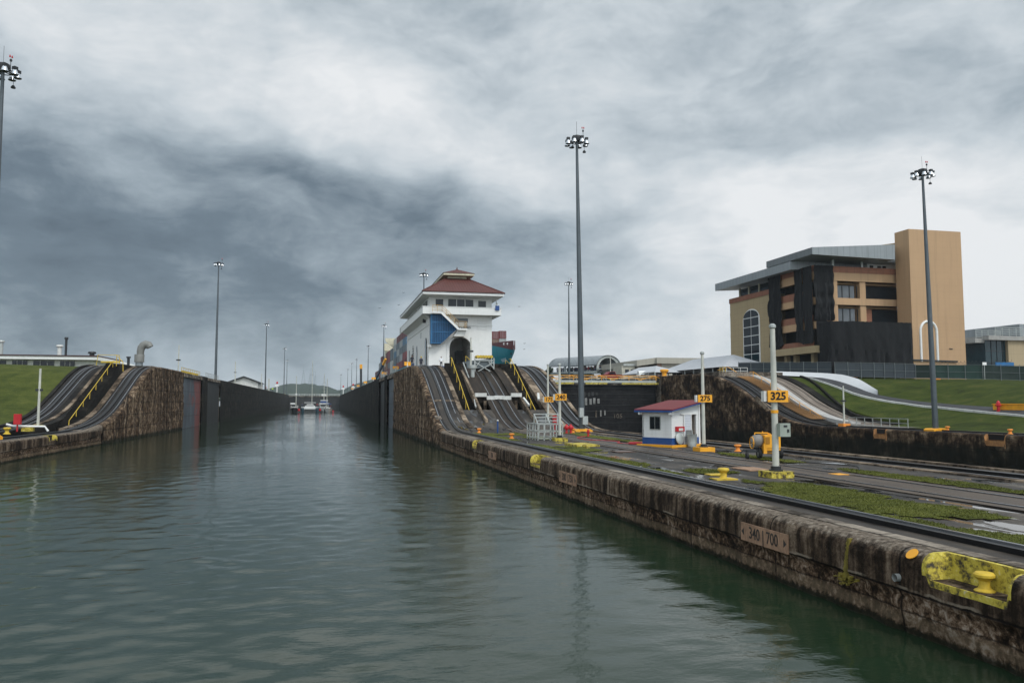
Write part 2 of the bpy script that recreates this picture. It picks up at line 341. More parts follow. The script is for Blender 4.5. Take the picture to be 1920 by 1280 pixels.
def wall_face(mb, X, sgn, P, yy, zb=-2.5, edge=.28, recess=(), kconc=0, kyel=1, ledge=None, nz=16, disp=.03, seed=0, top=.6, lip=(.46, .62)):
    """lock wall side: rough face rising to a rounded coping. sgn=+1: wall body lies at +X"""
    rows = []; tags = []
    for y in yy:
        zt = P(y); rc = 0.0
        for a, b in recess:
            if a <= y <= b: rc = 1.0
        row = []
        dep = lip[0]
        hh = zt - dep if rc else zt - edge
        for i in range(nz + 1):
            z = zb + (hh - zb) * i / nz
            n = (mn.fractal(Vector((X + seed, y * .9, z * .9)), 1.0, 2.0, 4) * disp * 1.6 + mn.noise(Vector((X + seed, y * 4, z * 4))) * disp * .35)
            inset = 0.0
            if ledge: 
                q = zt - z; n *= (1.0 if q > ledge else .35)
                inset = 0.07 * max(0, min(1, (q - ledge) / .06))
            x = X + sgn * (n + inset)
            if not rc: x = min(x, X + .25) if sgn > 0 else max(x, X - .25)
            row.append((x, y, z))
        n = mn.noise(Vector((y * 1.3, seed, 0))) * .02
        if rc:
            row += [(X + sgn * .03, y, hh), (X + sgn * .3, y, hh + .0), (X + sgn * .48, y, hh), (X + sgn * .50, y, hh + .3), (X + sgn * .50, y, zt), (X + sgn * top, y, zt)]
        else:
            for a in (22, 45, 68, 90): row.append((X + sgn * (edge * (1 - math.cos(R(a))) + n * .3), y, zt - edge + edge * math.sin(R(a)) + n * .2))
            row += [(X + sgn * (edge + .12), y, zt), (X + sgn * top, y, zt)]
        rows.append(row); tags.append(rc)
    b = [mb.vs(r) for r in rows]; n = len(rows[0])
    for i in range(len(rows) - 1):
        near = max(tags[max(0, i - 1):i + 3])
        for k in range(n - 1):
            zq = min(rows[i][k][2], rows[i + 1][k][2]); zt = P(rows[i][0][1])
            mb.k = kyel if (near and zq > zt - lip[1] and k >= nz - 1 - (lip[0] > .5) and not (tags[i] and tags[i + 1] and k in (nz + 1, nz + 2))) else kconc
            mb.face((b[i] + k, b[i + 1] + k, b[i + 1] + k + 1, b[i] + k + 1))
    mb.k = 0
    return mb
def yellow_worn():
    m, t = newmat('worn_yellow_paint'); n = t.noise(t.co, 3.2, 7, .7); f = t.noise(t.co, 14, 4, .6)
    c = t.ramp(t.add(t.mul(n, .7), t.mul(f, .3)), [(.40, (.030, .024, .016)), (.455, (.22, .17, .025)), (.51, (.47, .37, .04)), (.58, (.55, .45, .07)), (.66, (.55, .52, .40))])
    t.put(t.b.inputs['Base Color'], c); t.b.inputs['Roughness'].default_value = .75; bump(t, f, .5, .03); return m
M_yworn = yellow_worn()

# ================================================================== water
def water_mat():
    m, t = newmat('canal_water'); t.put(t.b.inputs['Base Color'], (.013, .027, .0135)); t.b.inputs['Roughness'].default_value = .02; t.b.inputs['IOR'].default_value = 1.333
    t.b.inputs['Specular IOR Level'].default_value = .5
    x, y, z = t.sep(t.co)
    a = t.noise(t.scale(t.co, .8, 1.3, 1), 1.3, 3, .5, .3); b = t.noise(t.scale(t.co, 1.0, 1.7, 1), 4.6, 4, .55, .3); c = t.noise(t.scale(t.co, 1, 1.3, 1), 15, 3, .6)
    calm = t.ramp(t.noise(t.scale(t.co, .07, .035, 1), 1.0, 3, .5), [(.40, .35), (.60, 1.0)])
    h = t.add(t.mul(a, .55), t.add(t.mul(b, .40), t.mul(c, .04)))
    bump(t, t.mul(h, calm), .13, .20)
    return m
M_water = water_mat()
def wave(x, y):
    k = .40 + .60 * max(0, min(1, mn.noise(Vector((x * .07, y * .05, 9))) * 1.4 + .55))
    v = mn.noise(Vector((x * .42 + y * .10, y * .85 - x * .12, 0))) * .022
    w = mn.noise(Vector((x * 1.25 - y * .3, y * 2.0 + x * .3, 5))) * .030 + mn.noise(Vector((x * .9 + y * .8, y * 1.5 - x * .6, 2))) * .022
    q = mn.noise(Vector((x * 2.6 + y * .5, y * 3.9 - x * .5, 8))) * .010 if y < 45 else 0
    return (v + w + q) * k * (1.0 if y < 50 else max(.22, 1 - (y - 50) / 90))
mb = MB(); xs = [XL - .6 + (XC + .9 - XL + .6) * i / 300 for i in range(301)]
yr = []; yv = 2.0
while yv < 150: yr.append(yv); yv += .075 + max(0, yv - 8) * .010
yr += [175, 250, 400, 640]
mb.grid([[(x, y, wave(x, y) if y < 150 else 0) for x in xs] for y in yr])
mb.grid([[(x, y, 0.0) for x in (XL - .6, XC + .9)] for y in (-140, -40, 2.0)])
mb.grid([[(x, y, -7.5) for x in (XC2 - .6, XR + .6)] for y in (-140, 30, 90, 142)])
tag(mb.build('water', M_water, smooth=True), kind='structure')
mb = MB(); mb.quad((XC2 - .6, 141, 6.6), (XR + .6, 141, 6.6), (XR + .6, 700, 6.6), (XC2 - .6, 700, 6.6))
tag(mb.build('water', M_water), kind='structure')

# ================================================================== ground and hills
def grass_mat(name, stops, sc=.35, fine=6):
    m, t = newmat(name); n = t.noise(t.co, sc, 7, .65, .4); g = t.noise(t.co, fine, 5, .7); l = t.noise(t.scale(t.co, .3, 2, 1), 1.0, 4, .6)
    nb = t.noise(t.scale(t.co, .5, .16, .5), .35, 4, .6); v = t.add(t.mul(n, .38), t.add(t.mul(g, .30), t.add(t.mul(l, .12), t.mul(nb, .20)))); t.put(t.b.inputs['Base Color'], t.ramp(v, stops)); t.b.inputs['Roughness'].default_value = .95
    t.b.inputs['Specular IOR Level'].default_value = .1; bump(t, t.add(g, t.mul(n, .5)), .8, .12); return m
M_grass = grass_mat('slope_grass', [(.40, (.020, .024, .007)), (.47, (.032, .046, .009)), (.53, (.048, .064, .012)), (.60, (.072, .074, .020)), (.68, (.060, .040, .018))])
M_grassL = grass_mat('lawn_grass', [(.40, (.032, .045, .010)), (.5, (.062, .076, .016)), (.58, (.088, .098, .024)), (.68, (.10, .085, .035))], sc=.5)
M_ground = bed_mat('lock_yard_concrete', (.10, .095, .088), (.17, .16, .145), (.26, .245, .22), (.5, .8))
def sst(a, b, x): t_ = min(1, max(0, (x - a) / (b - a))); return t_ * t_ * (3 - 2 * t_)
def ZTR(x, y):
    hh = min(9.3, max(7.2, 7.6 + (y - 100) * .05)); s = sst(66, 97, x)
    return ZR(y) * (1 - s) + hh * s
def ZTL(x, y):
    return ZL(y) + .25 * sst(-33, -45, x)
mb = MB(); xs = [61.9, 64, 66, 68, 70, 72.3, 72.7, 74] + [66 + 1.5 * i for i in range(6, 24)] + [104, 115, 130, 160, 220, 400, 900, 2500]
yy = [-160, -60, 0] + ys(20, 136, 2.0) + [145, 160, 200, 300, 500, 900]
mb.grid([[(x, y, ZTR(x, y) - .03 - (1.2 if x < 72.6 and y > 86 else 0) + (mn.noise(Vector((x * .15, y * .15, 0))) * .10 if 72.6 < x < 300 and y < 132 else 0)) for x in xs] for y in yy])
tag(mb.build('ground', M_grass, smooth=True), kind='structure')
mb = MB(); mb.quad((61.9, 128.5, 9.30), (2500, 133, 9.30), (2500, 900, 9.30), (61.9, 900, 9.30)); tag(mb.build('pavement', M_ground), kind='structure')
mb = MB(); xs = [-31.4, -33, -35, -38, -42, -48, -60, -90, -160, -400, -1200]; yy = [-160, -40, 20] + ys(40, 140, 2.0) + [160, 300, 900]
mb.grid([[(x, y, ZTL(x, y) - .02) for x in xs] for y in yy]); tag(mb.build('ground', M_grassL, smooth=True), kind='structure')
# far land: a broad sheet with hills, reaching the horizon
def hill_mat():
    m, t = newmat('forest_hills'); n = t.noise(t.co, .012, 8, .7); g = t.noise(t.co, .10, 6, .7)
    t.put(t.b.inputs['Base Color'], t.ramp(t.add(t.mul(n, .5), t.mul(g, .5)), [(.35, (.008, .018, .010)), (.55, (.022, .040, .016)), (.7, (.05, .065, .03))])); t.b.inputs['Roughness'].default_value = 1
    t.b.inputs['Specular IOR Level'].default_value = .05; bump(t, g, 1.0, 6); return m
M_hill = hill_mat()
HP = [(-900, 40), (-400, 36), (-190, 40), (-157, 46), (-125, 52), (-100, 62), (-75, 60), (-51, 63), (-30, 58), (-20, 54), (0, 55), (18, 50), (30, 44), (45, 41), (60, 44), (80, 52), (103, 62), (125, 68), (151, 77), (185, 88), (216, 95), (300, 105), (420, 80), (700, 60), (1200, 62), (1700, 70), (2600, 60)]
mb = MB(); rows = []
for y in [900, 1500, 2000, 2250, 2400, 2500, 2560, 2640, 2760, 2950, 3100]:
    row = []
    for i in range(-60, 180):
        x = i * 14.0; h = itp(HP, x)
        f = sst(1900, 2560, y) * (1 - .5 * sst(2700, 3600, y)); zz = 7 + (h - 5) * f + (mn.fractal(Vector((x * .02, y * .02, 0)), 1, 2, 5) * 5 + mn.noise(Vector((x * .09, y * .06, 1))) * 3) * f
        row.append((x, y, zz))
    rows.append(row)
mb.grid(rows); tag(mb.build('hills', M_hill, smooth=False), kind='structure')
mb = MB(); mb.quad((-1240, -280, -9), (2640, -280, -9), (2640, 3140, -9), (-1240, 3140, -9)); tag(mb.build('terrain', M_hill), kind='structure')

# ================================================================== lock walls
STREET = {}
def stairs(mb, x0, x1, y0, y1, z0, z1, n, zb=-1):
    for i in range(n):
        a = y0 + (y1 - y0) * i / n; z = z0 + (z1 - z0) * (i + 1) / n; mb.box(x0, x1, a, a + (y1 - y0) / n - .02, zb, z)
    return mb
def track(parent, x0, x1, P, y0, y1, bedm, lo_only=None, rails=True, label=None, cl=.35, cr=.35, st=1.0, curbs=(1, 1)):
    yy = ys(y0, y1, st); w = x1 - x0
    o = ribbon(MB(), x0 + cl, x1 - cr, P, yy, .0, .5).build('track_bed', bedm, parent)
    if label: o['label'] = label
    if curbs[0]: ribbon(MB(), x0, x0 + cl, P, yy, .05, .6).build('curb', M_curb, parent)
    if curbs[1]: ribbon(MB(), x1 - cr, x1, P, yy, .14, .7).build('curb', M_curb, parent)
    if rails:
        c = (x0 + x1) / 2; g = min(.85, w * .27)
        for sx in (-g, g): ribbon(MB(), c + sx - .05, c + sx + .05, P, yy, .05, .1).build('rail', M_rail, parent)
        ribbon(MB(), c - .20, c + .20, P, yy, .13, .2).build('rack', M_rack, parent)
# ---- centre wall
cw = thing('lock_wall', (19, 60, 1.6), 'long centre lock wall that climbs in three ramps up to the white control house', 'lock wall')
REC = [(11.1, 12.85), (40.0, 41.9), (57.6, 59.2)]
mb = MB(); yy = [-30, -20, -10, -4, 0, 3, 5] + ys(6, 30, .10) + ys(30.2, 76, .28)
yy = sorted(set(yy) | {a + e for r in REC for a in r for e in (-.05, .05)})
wall_face(mb, XC, 1, ZC, yy, recess=REC, ledge=.85, nz=30, disp=.055, seed=1)
mb.build('wall_face', [M_near, M_yworn], cw, smooth=False)
mb = MB(); wall_face(mb, XC, 1, ZC, ys(76, 128.5, .5), nz=30, disp=.09, seed=2, edge=.35); mb.build('ramp_wall_face', [M_ramp, M_yworn], cw)
mb = MB(); wall_face(mb, XC, 1, ZC, ys(142, 149, .5) , nz=6, seed=2, edge=.2); wall_face(mb, XC, 1, ZC, ys(163, 640, 4), nz=6, seed=2, edge=.2, disp=.02); mb.build('chamber_wall_face', [M_dark, M_yworn], cw)
mb = MB(); mb.box(XC + 1.2, XC + 3, 128.5, 163, -2, 9.25); mb.box(XC + .6, 26.4, 108, 640, 7.6, 9.27); mb.box(XC + .1, XC + 1.3, 128.5, 142, 8.75, 9.2); mb.box(XC + .1, XC + 1.3, 149, 163, 8.75, 9.2)
for y0, y1 in ((127.9, 128.6), (142.05, 142.7), (148.4, 149.0), (163, 163.6)): mb.box(XC + .35, XC + 1.5, y0, y1, -2, 9.24)
mb.build('upper_deck', M_tan, cw)
mb = MB(); wall_face(mb, XC2, -1, ZC, [-30, 0] + ys(10, 110, 1.5) + [140, 200, 640], zb=-8.5, nz=8, seed=6, disp=.05); mb.build('far_wall_face', [M_dark, M_yworn], cw)
# low part: coping strip, slot, rail bench, greased rack rail
yl = [-30, -5] + ys(4, 76, 2)
ribbon(MB(), 11.50, 11.60, ZC, yl, -.05, .2).build('slot', M_rack, cw)
ribbon(MB(), 11.60, 11.95, ZC, yl, .008, .3).build('coping', M_tan, cw)
yr_ = ys(-30, 104, 1.0)
M_wet = bed_mat('wet_concrete', (.012, .010, .008), (.038, .031, .025), (.10, .084, .068), (.35, .7))
ribbon(MB(), 11.95, 12.55, ZC, yr_, -.01, .4).build('rail_bench', M_wet, cw)
ribbon(MB(), 12.55, 12.78, ZC, yr_, .10, .35).build('rack', M_rack, cw)
ribbon(MB(), 12.78, 12.86, ZC, yr_, .14, .35).build('rail', M_rail, cw)
ribbon(MB(), 12.86, 12.95, ZC, yr_, .06, .35).build('rack', M_rack, cw)
# left track of the ramp
yR = ys(76, 106, .5)
ribbon(MB(), 11.3, 14.25, ZC, yR, -.03, .5).build('track_bed', M_bed, cw)
ribbon(MB(), 11.62, 11.70, ZC, yR, .02, .1).build('rail', M_rail, cw); ribbon(MB(), 13.50, 13.58, ZC, yR, .02, .1).build('rail', M_rail, cw)
ribbon(MB(), 13.95, 14.45, ZC, ys(77.5, 106, .5), .10, .7).build('curb', M_curb, cw)
# right track
track(cw, 24.0, 27.0, ZC, -30, 106, M_bed, cl=.45, cr=.40)
ribbon(MB(), 23.5, 24.0, ZC, ys(76, 106, .5), .10, .7).build('curb', M_curb, cw)
# stairs both sides
for x0, x1 in ((14.45, 16.35), (21.4, 23.5)): stairs(MB(), x0, x1, 82, 97.5, 1.6, 9.25, 40).build('stair_flight', M_blackc, cw)
# centre block with hollow front and the return track running down over it
ZP = lambda y: ZC(y) + .05
ribbon(MB(), 17.6, 20.4, ZC, ys(-30, 101, 1.0), .02, .4).build('track_bed', M_bedl, cw)['label'] = 'return track bed of pale brown concrete'
for sx in (18.15, 19.85): ribbon(MB(), sx - .04, sx + .04, ZC, ys(-30, 101, 1.0), .05, .1).build('rail', M_rail, cw)
ribbon(MB(), 18.82, 19.12, ZC, ys(76, 101, 1), .14, .3).build('rack', M_rack, cw)
mb = MB()
for x0, x1 in ((16.35, 17.6), (20.4, 21.4)): ribbon(mb, x0, x1, ZP, ys(87, 104, .5), .25, .75)
mb.box(16.35, 21.4, 97.5, 120, 1.6, 9.24); mb.box(16.4, 21.35, 90, 97.4, .5, 4.2); mb.build('ramp_block', M_bedl, cw)
mb = MB(); ribbon(mb, 16.15, 16.40, ZC, ys(80, 101, .5), .35, .8); ribbon(mb, 21.35, 21.6, ZC, ys(80, 101, .5), .35, .8); mb.build('curb', M_curb, cw)
mb = MB()
for xx in (17.2, 20.7): mb.box(xx, xx + .3, 86.2, 86.7, 1.6, 4.6); mb.box(xx, xx + .3, 89, 89.4, 1.6, 5.2)
mb.build('pillar', M_curb, cw)
mb = MB()
for x0, x1, dz in ((16.3, 17.6, .42), (17.6, 18.5, .10), (18.5, 19.5, .14), (19.5, 20.4, .10), (20.4, 21.6, .42)): mb.box(x0 + .01, x1 - .01, 86.55, 86.95, ZC(86.7) + dz - .1, ZC(86.7) + dz + .32)
mb.bar((16.2, 86.3, 4.7), (16.1, 84.9, 3.9), .22); mb.bar((21.7, 86.3, 4.9), (22.0, 85.0, 4.1), .22); mb.bar((23.6, 87, 5.4), (23.4, 86, 4.7), .25)
mb.build('parapet', M_whited, cw)
mb = MB(); mb.bar((16.9, 98, 9.3), (16.5, 88, 5.4), .12, .25); mb.build('conduit', M_galv, cw)
mb = MB()
for X0, y0 in ((11.42, 81.2), (11.55, 97.5)): 
    z0 = ZC(y0); z1 = ZC(y0 + .9); mb.quad((X0 - .2, y0, z0 + .03), (X0 + .45, y0, z0 + .03), (X0 + .45, y0 + 1.1, ZC(y0 + 1.1) + .03), (X0 - .2, y0 + 1.1, ZC(y0 + 1.1) + .03))
mb.build('painted_plate', M_tan, cw)
ribbon(MB(), 11.0, 13.9, ZC, [86.3, 86.7], .006, .1).build('painted_band', M_curb, cw)
ribbon(MB(), 24.6, 27.0, ZC, [86.3, 86.8], .03, .1).build('painted_band', M_curb, cw)
# ---- left wall
lw = thing('lock_wall', (-27, 70, 1.6), 'left lock wall with a steep double track ramp and stair beside the lawn', 'lock wall')
LREC = [(75.4, 77.2)]
mb = MB(); yy = [-60, -20, 20, 40] + ys(48, 92, .28); yy = sorted(set(yy) | {a + e for r in LREC for a in r for e in (-.06, .06)})
wall_face(mb, XL, -1, ZL, yy, recess=LREC, ledge=.8, nz=16, disp=.07, seed=21); mb.build('wall_face', [M_near, M_yworn], lw)
mb = MB(); wall_face(mb, XL, -1, ZL, ys(92, 141.5, .5), nz=26, disp=.10, seed=22, edge=.3); mb.build('ramp_wall_face', [M_ramp, M_yworn], lw)
mb = MB(); wall_face(mb, XL, -1, ZL, ys(162, 169.5, .5), nz=6, seed=23, edge=.2); wall_face(mb, XL, -1, ZL, ys(190, 640, 4), nz=6, seed=23, edge=.2, disp=.02); mb.build('chamber_wall_face', [M_dark, M_yworn], lw)
mb = MB(); mb.box(XL - 3, XL - 1.2, 141, 190, -2, 9.4)
for y0, y1 in ((140.9, 141.6), (162, 162.6), (168.9, 169.5), (190, 190.6)): mb.box(XL - 1.5, XL - .3, y0, y1, -2, 9.38)
mb.box(XL - 1.3, XL - .1, 141.6, 162, 8.9, 9.39); mb.box(XL - 1.3, XL - .1, 169.5, 190, 8.9, 9.39); mb.box(-31.3, XL - .6, 119, 640, 8, 9.47); mb.build('upper_deck', M_tan, lw)
yR = ys(40, 122, 1.0)
ribbon(MB(), -25.0, XL - .38, ZL, yR, -.02, .5).build('track_bed', M_bed, lw)
for sx in (-23.45, -24.75): ribbon(MB(), sx - .04, sx + .04, ZL, yR, .03, .1).build('rail', M_rail, lw)
ribbon(MB(), -24.25, -23.9, ZL, yR, .12, .3).build('rack', M_rack, lw)
ribbon(MB(), -25.6, -25.0, ZL, ys(88, 122, 1), .08, .7).build('curb', M_curb, lw)
stairs(MB(), -27.3, -25.6, 93, 112, 1.65, 9.4, 44).build('stair_flight', M_blackc, lw)
mb = MB(); mb.box(-27.3, -25.6, 112, 122, 1, 9.42); ribbon(mb, -29.2, -27.3, ZL, ys(89, 122, .8), .22, 1.2); mb.build('ramp_block', M_blackc, lw)
ribbon(MB(), -28.5, -28.1, ZL, ys(90, 118, .8), .33, .1).build('painted_band', M_curb, lw)
ribbon(MB(), -31.35, -29.2, ZL, ys(40, 122, 1), .05, .5).build('track_bed', M_bed, lw)
for sx in (-30.75, -29.75): ribbon(MB(), sx - .04, sx + .04, ZL, yR, .09, .1).build('rail', M_rail, lw)
ribbon(MB(), -30.4, -30.15, ZL, yR, .17, .3).build('rack', M_rack, lw); ribbon(MB(), -31.7, -31.3, ZL, ys(84, 122, 1), .25, .7).build('curb', M_blackc, lw)
mb = MB(); ribbon(mb, -24.9, -23.2, ZL, [86.2, 86.8], .01, .1); mb.build('painted_band', M_curb, lw)
# ---- right wall
rw = thing('lock_wall', (66, 70, 1.5), 'right lock wall beyond the second chamber with pale stair ramp under the green slope', 'lock wall')
RREC = [(61.0, 63.2), (77.0, 78.8)]
mb = MB(); yy = [-60, 20, 40] + ys(48, 92, .3); yy = sorted(set(yy) | {a + e for r in RREC for a in r for e in (-.06, .06)})
wall_face(mb, XR, 1, ZR, yy, recess=RREC, lip=(.6, 1.4), zb=-8.5, nz=20, disp=.06, seed=31); mb.build('wall_face', [M_rampR, paint('worn_orange_paint', (.36, .17, .06), .8, dirt=.7, var=.4, sc=2)], rw)
mb = MB(); wall_face(mb, XR, 1, ZR, ys(92, 137, .6), zb=-8.5, nz=30, disp=.08, seed=32); mb.build('ramp_wall_face', [M_rampR, M_yworn], rw)
mb = MB(); mb.box(XR, XR + 1, 137, 700, -8.5, 9.27); mb.box(XR + .6, XR + 12, 116, 137, 7, 9.29); mb.build('upper_deck', M_tan, rw)
yR = ys(-60, 122, 1.0)
ribbon(MB(), 61.1, 64.1, ZR, yR, -.01, .5).build('track_bed', M_bed, rw)
for sx in (61.7, 63.5): ribbon(MB(), sx - .04, sx + .04, ZR, yR, .05, .1).build('rail', M_rail, rw)
ribbon(MB(), 62.4, 62.8, ZR, yR, .14, .3).build('rack', M_rack, rw)
mb = MB()
for i in range(46):
    a = 96 + 20.5 * i / 46; z = ZR(a) + .12; mb.box(64.3, 66.6, a, a + .24, z, z + .07)
mb.build('stair_tread', paint('worn_orange_tread', (.33, .175, .065), .7, dirt=.5), rw)['kind'] = 'stuff'
ribbon(MB(), 64.1, 66.7, ZR, ys(94, 117, .8), -.12, .8).build('stair_bed', M_blackc, rw)
ribbon(MB(), 66.7, 68.2, ZR, ys(91, 124, .8), .35, 1.2).build('stair_wall', paint('weathered_white', (.40, .39, .37), .7, dirt=.45), rw)
ribbon(MB(), 68.2, 71.3, ZR, ys(88, 124, .8), .12, .7).build('track_bed', M_bedR, rw)
for sx in (69.2, 70.6): ribbon(MB(), sx - .05, sx + .05, ZR, ys(88, 124, .8), .16, .1).build('rail', M_rack, rw)
ribbon(MB(), 71.3, 72.7, ZR, ys(86, 124, .8), .34, 1.0).build('curb', M_blackc, rw)
mb = MB(); ribbon(mb, 61.0, 61.35, ZR, [99.6, 102.2], .05, .1); ribbon(mb, 61.9, 62.2, ZR, [100.5, 103.5], .05, .1); mb.build('painted_plate', M_curb, rw)
# painted distance plates on the centre wall and ramp faces
M_plate = paint('sandy_plate_paint', (.33, .20, .125), .8, dirt=.75, var=.4, sc=3); M_char = paint('black_lettering', (.012, .011, .010), .8, dirt=0); M_faded = paint('faded_lettering', (.045, .036, .030), .85, dirt=.0, var=.6, sc=5)
def wall_plate(y0, y1, z0, z1, txt, size, sx, label, X=XC, sgn=1):
    mb = MB(); mb.box(X - .055 * sgn if sgn > 0 else X + .02, X - .02 if sgn > 0 else X + .055, y0, y1, z0, z1)
    o = tag(mb.build('distance_plate', M_plate), label, 'distance plate')
    if txt:
        M = Matrix.Translation((X - .060 * sgn, (y0 + y1) / 2, (z0 + z1) / 2)) @ Matrix.Rotation(R(-90 * sgn), 4, 'Z') @ Matrix.Rotation(R(90), 4, 'X')
        text_mesh(txt, size, M, M_faded, 'lettering', o, sx=sx, bold=.004)
        H = (z1 - z0) * .22; yc = (z0 + z1) / 2; m2 = MB()
        xx = X - .062 * sgn
        e = .12 * (y1 - y0) / 2
        m2.quad((xx, y1 - .04, yc), (xx, y1 - .04 - e, yc + H), (xx, y1 - .04 - e, yc - H)); m2.build('arrow', M_faded, o); m2 = MB(); m2.quad((xx, y0 + .04, yc), (xx, y0 + .04 + e, yc - H), (xx, y0 + .04 + e, yc + H))
        m2.build('arrow', M_faded, o)
    return o
wall_plate(17.35, 19.55, .78, 1.24, '340 | 700', .42, .86, 'sandy painted plate reading 340 and 700 on the near lock wall face', )
wall_plate(33.8, 36.4, .72, 1.22, '300 | 750', .46, .95, 'sandy painted plate reading 300 and 750 on the lock wall face')
wall_plate(50.6, 53.0, .70, 1.18, '250', .42, 1.0, 'faded small sandy plate on the wall near the ramp foot')
for y, z, l in ((102.0, 4.9, 'tilted pale plate on the side of the left ramp'),):
    mb = MB(); mb.prism([(y - 1.0, z - 1.0), (y + .2, z - .4), (y + 1.1, z + .7), (y - .1, z + .1)], 0, XL + .02, XL + .1); tag(mb.build('distance_plate', M_curb), l, 'distance plate')
mb = MB(); mb.prism([(100.2, 3.5), (101.6, 3.5), (104.6, 5.1), (103.4, 5.3)], 0, XR - .1, XR - .03); tag(mb.build('distance_plate', M_curb), 'pale slanting plate on the dark side of the right hand ramp', 'distance plate')
# yellow mark, orange disc and pipe end on the near wall
mb = MB()
for k in range(60):
    z0 = 1.52 - k * .0145; mb.box(XC - .018, XC + .1, 15.08 + random.uniform(0, .03) + k * .002, 15.08 + random.uniform(.05, .10) + k * .003, z0 - .018, z0)
for q in range(34):
    yq = 15.2 + random.gauss(0, .17); zq = .60 + random.gauss(0, .07); mb.box(XC - .020, XC + .05, yq, yq + random.uniform(.02, .09), zq, zq + random.uniform(.01, .05))
mb.build('paint_mark', paint('faded_yellow_mark', (.24, .19, .03), .8, dirt=.8, var=.5, sc=4), cw)
mb = MB(); mb.lathe([(.125, 0), (.125, .015)], n=18); o = mb.build('orange_disc', M_yelor, cw); o.matrix_basis = Matrix.Translation((XC + .06, 13.3, 1.52)) @ Matrix.Rotation(R(-42), 4, 'Y')
mb = MB(); mb.tube([(XC - .10, 13.62, 1.02), (XC + .15, 13.62, 1.02)], .075, 12, caps=False); mb.build('pipe_end', M_galv, cw)

# ================================================================== centre wall surface: wet concrete, puddles, grass
def deck_mat():
    m, t = newmat('wet_deck'); x, y, z = t.sep(t.co)
    p = t.scale(t.co, 1.1, .30, 1); n = t.noise(p, .9, 7, .6, .3); f = t.noise(t.co, 4, 6, .7); n2 = t.noise(t.scale(t.co, 1.2, .35, 1), .9, 5, .55, .8)
    c = t.ramp(t.add(t.mul(n, .65), t.mul(f, .35)), [(.38, (.008, .0065, .005)), (.48, (.024, .019, .015)), (.56, (.060, .049, .038)), (.66, (.13, .11, .088))])
    pud = t.step(.53, .56, n2)
    c = t.mix(t.mul(pud, .75), c, (.012, .012, .012)); t.put(t.b.inputs['Base Color'], c)
    t.put(t.b.inputs['Roughness'], t.add(t.mul(t.sub(1, pud), t.add(.42, t.mul(f, .5))), .03)); t.b.inputs['Specular IOR Level'].default_value = .4
    bump(t, t.mul(t.sub(1, pud), f), .5, .03); return m
M_deck = deck_mat()
mb = MB(); mb.grid([[(x, y, ZC(y) - .012) for x in (12.93, 15, 17.63)] for y in ys(-30, 84, 3)]); mb.grid([[(x, y, ZC(y) - .012) for x in (20.37, 22, 24.02)] for y in ys(-30, 84, 3)])
tag(mb.build('pavement', M_deck, smooth=True), kind='structure')
mb = MB(); mb.grid([[(x, y, 1.603) for x in (17.5, 20.5)] for y in (-30, 76)]); 
M_pale = bed_mat('pale_wet_strip', (.030, .022, .017), (.088, .068, .052), (.16, .13, .10), (.35, .75))
o = MB(); 
for a, b in ((17.62, 18.02), (18.35, 19.65), (19.98, 20.38)): ribbon(o, a, b, ZC, ys(-30, 77, 3), .028, .1)
o.build('paving_strip', M_pale, cw)
# grass patches on the deck
def gm(x, y):
    n = mn.fractal(Vector((x * .55, y * .22, 3)), 1, 2, 4); v = -1.0
    def el(cx, cy, rx, ry): return 1 - ((x - cx) / rx) ** 2 - ((y - cy) / ry) ** 2
    v = max(v, el(13.5, 38, .85, 17), el(13.6, 65, .8, 9), el(15.1, 21.0, 1.9, 5.6), el(13.4, 16, .5, 4), el(18.7, 23.5, .0 + .01, 1), el(15.2, 30.0, 1.1, 1.2), el(15.0, 47, 1.3, 3.2), el(17.0, 62, 1.5, 5), el(21.6, 37.5, .7, 4.5), el(21.7, 61, .9, 10), el(21.2, 24.5, .8, 6.5), el(16.7, 68.5, 2.5, 4), el(22.3, 70, 1.2, 3), el(14.0, 12.6, .35, 2))
    return v + n * 1.05 - .12 - max(0, mn.noise(Vector((x * 3, y * 2.2, 7))) - .12) * 1.3
gv = MB(); bl = MB(); cs = .16
M_dgrass = grass_mat('deck_grass', [(.38, (.060, .062, .018)), (.47, (.095, .108, .024)), (.56, (.150, .158, .038)), (.66, (.17, .13, .055))], sc=.9, fine=14)
yq = 9.0
while yq < 76:
    c_ = cs if yq < 40 else .32
    xq = 13.02
    while xq < 23.9:
        if not (17.5 < xq < 20.4) and gm(xq, yq) > 0:
            z = ZC(yq) + .015; jx = lambda a, b: mn.noise(Vector((a * 9, b * 9, 0))) * .05
            gv.quad(*[(a + jx(a, b), b + jx(b, a), z) for a, b in ((xq, yq), (xq + c_, yq), (xq + c_, yq + c_), (xq, yq + c_))])
            k = 9 if yq < 30 else (4 if yq < 45 else 2)
            for _ in range(k):
                a = xq + random.random() * c_; b = yq + random.random() * c_; h = random.uniform(.015, .05); an = random.random() * 6.28; w = .012 if yq < 30 else .022
                dx, dy = math.cos(an) * w, math.sin(an) * w; lx, ly = random.uniform(-.03, .03), random.uniform(-.03, .03)
                bl.quad((a - dx, b - dy, z), (a + dx, b + dy, z), (a + lx, b + ly, z + h))
        xq += c_
    yq += c_
i0 = len(gv.v); gv.v += bl.v; gv.f += [tuple(i + i0 for i in f) for f in bl.f]; gv.mi += bl.mi
tag(gv.build('grass', M_dgrass, fix=False), kind='stuff')

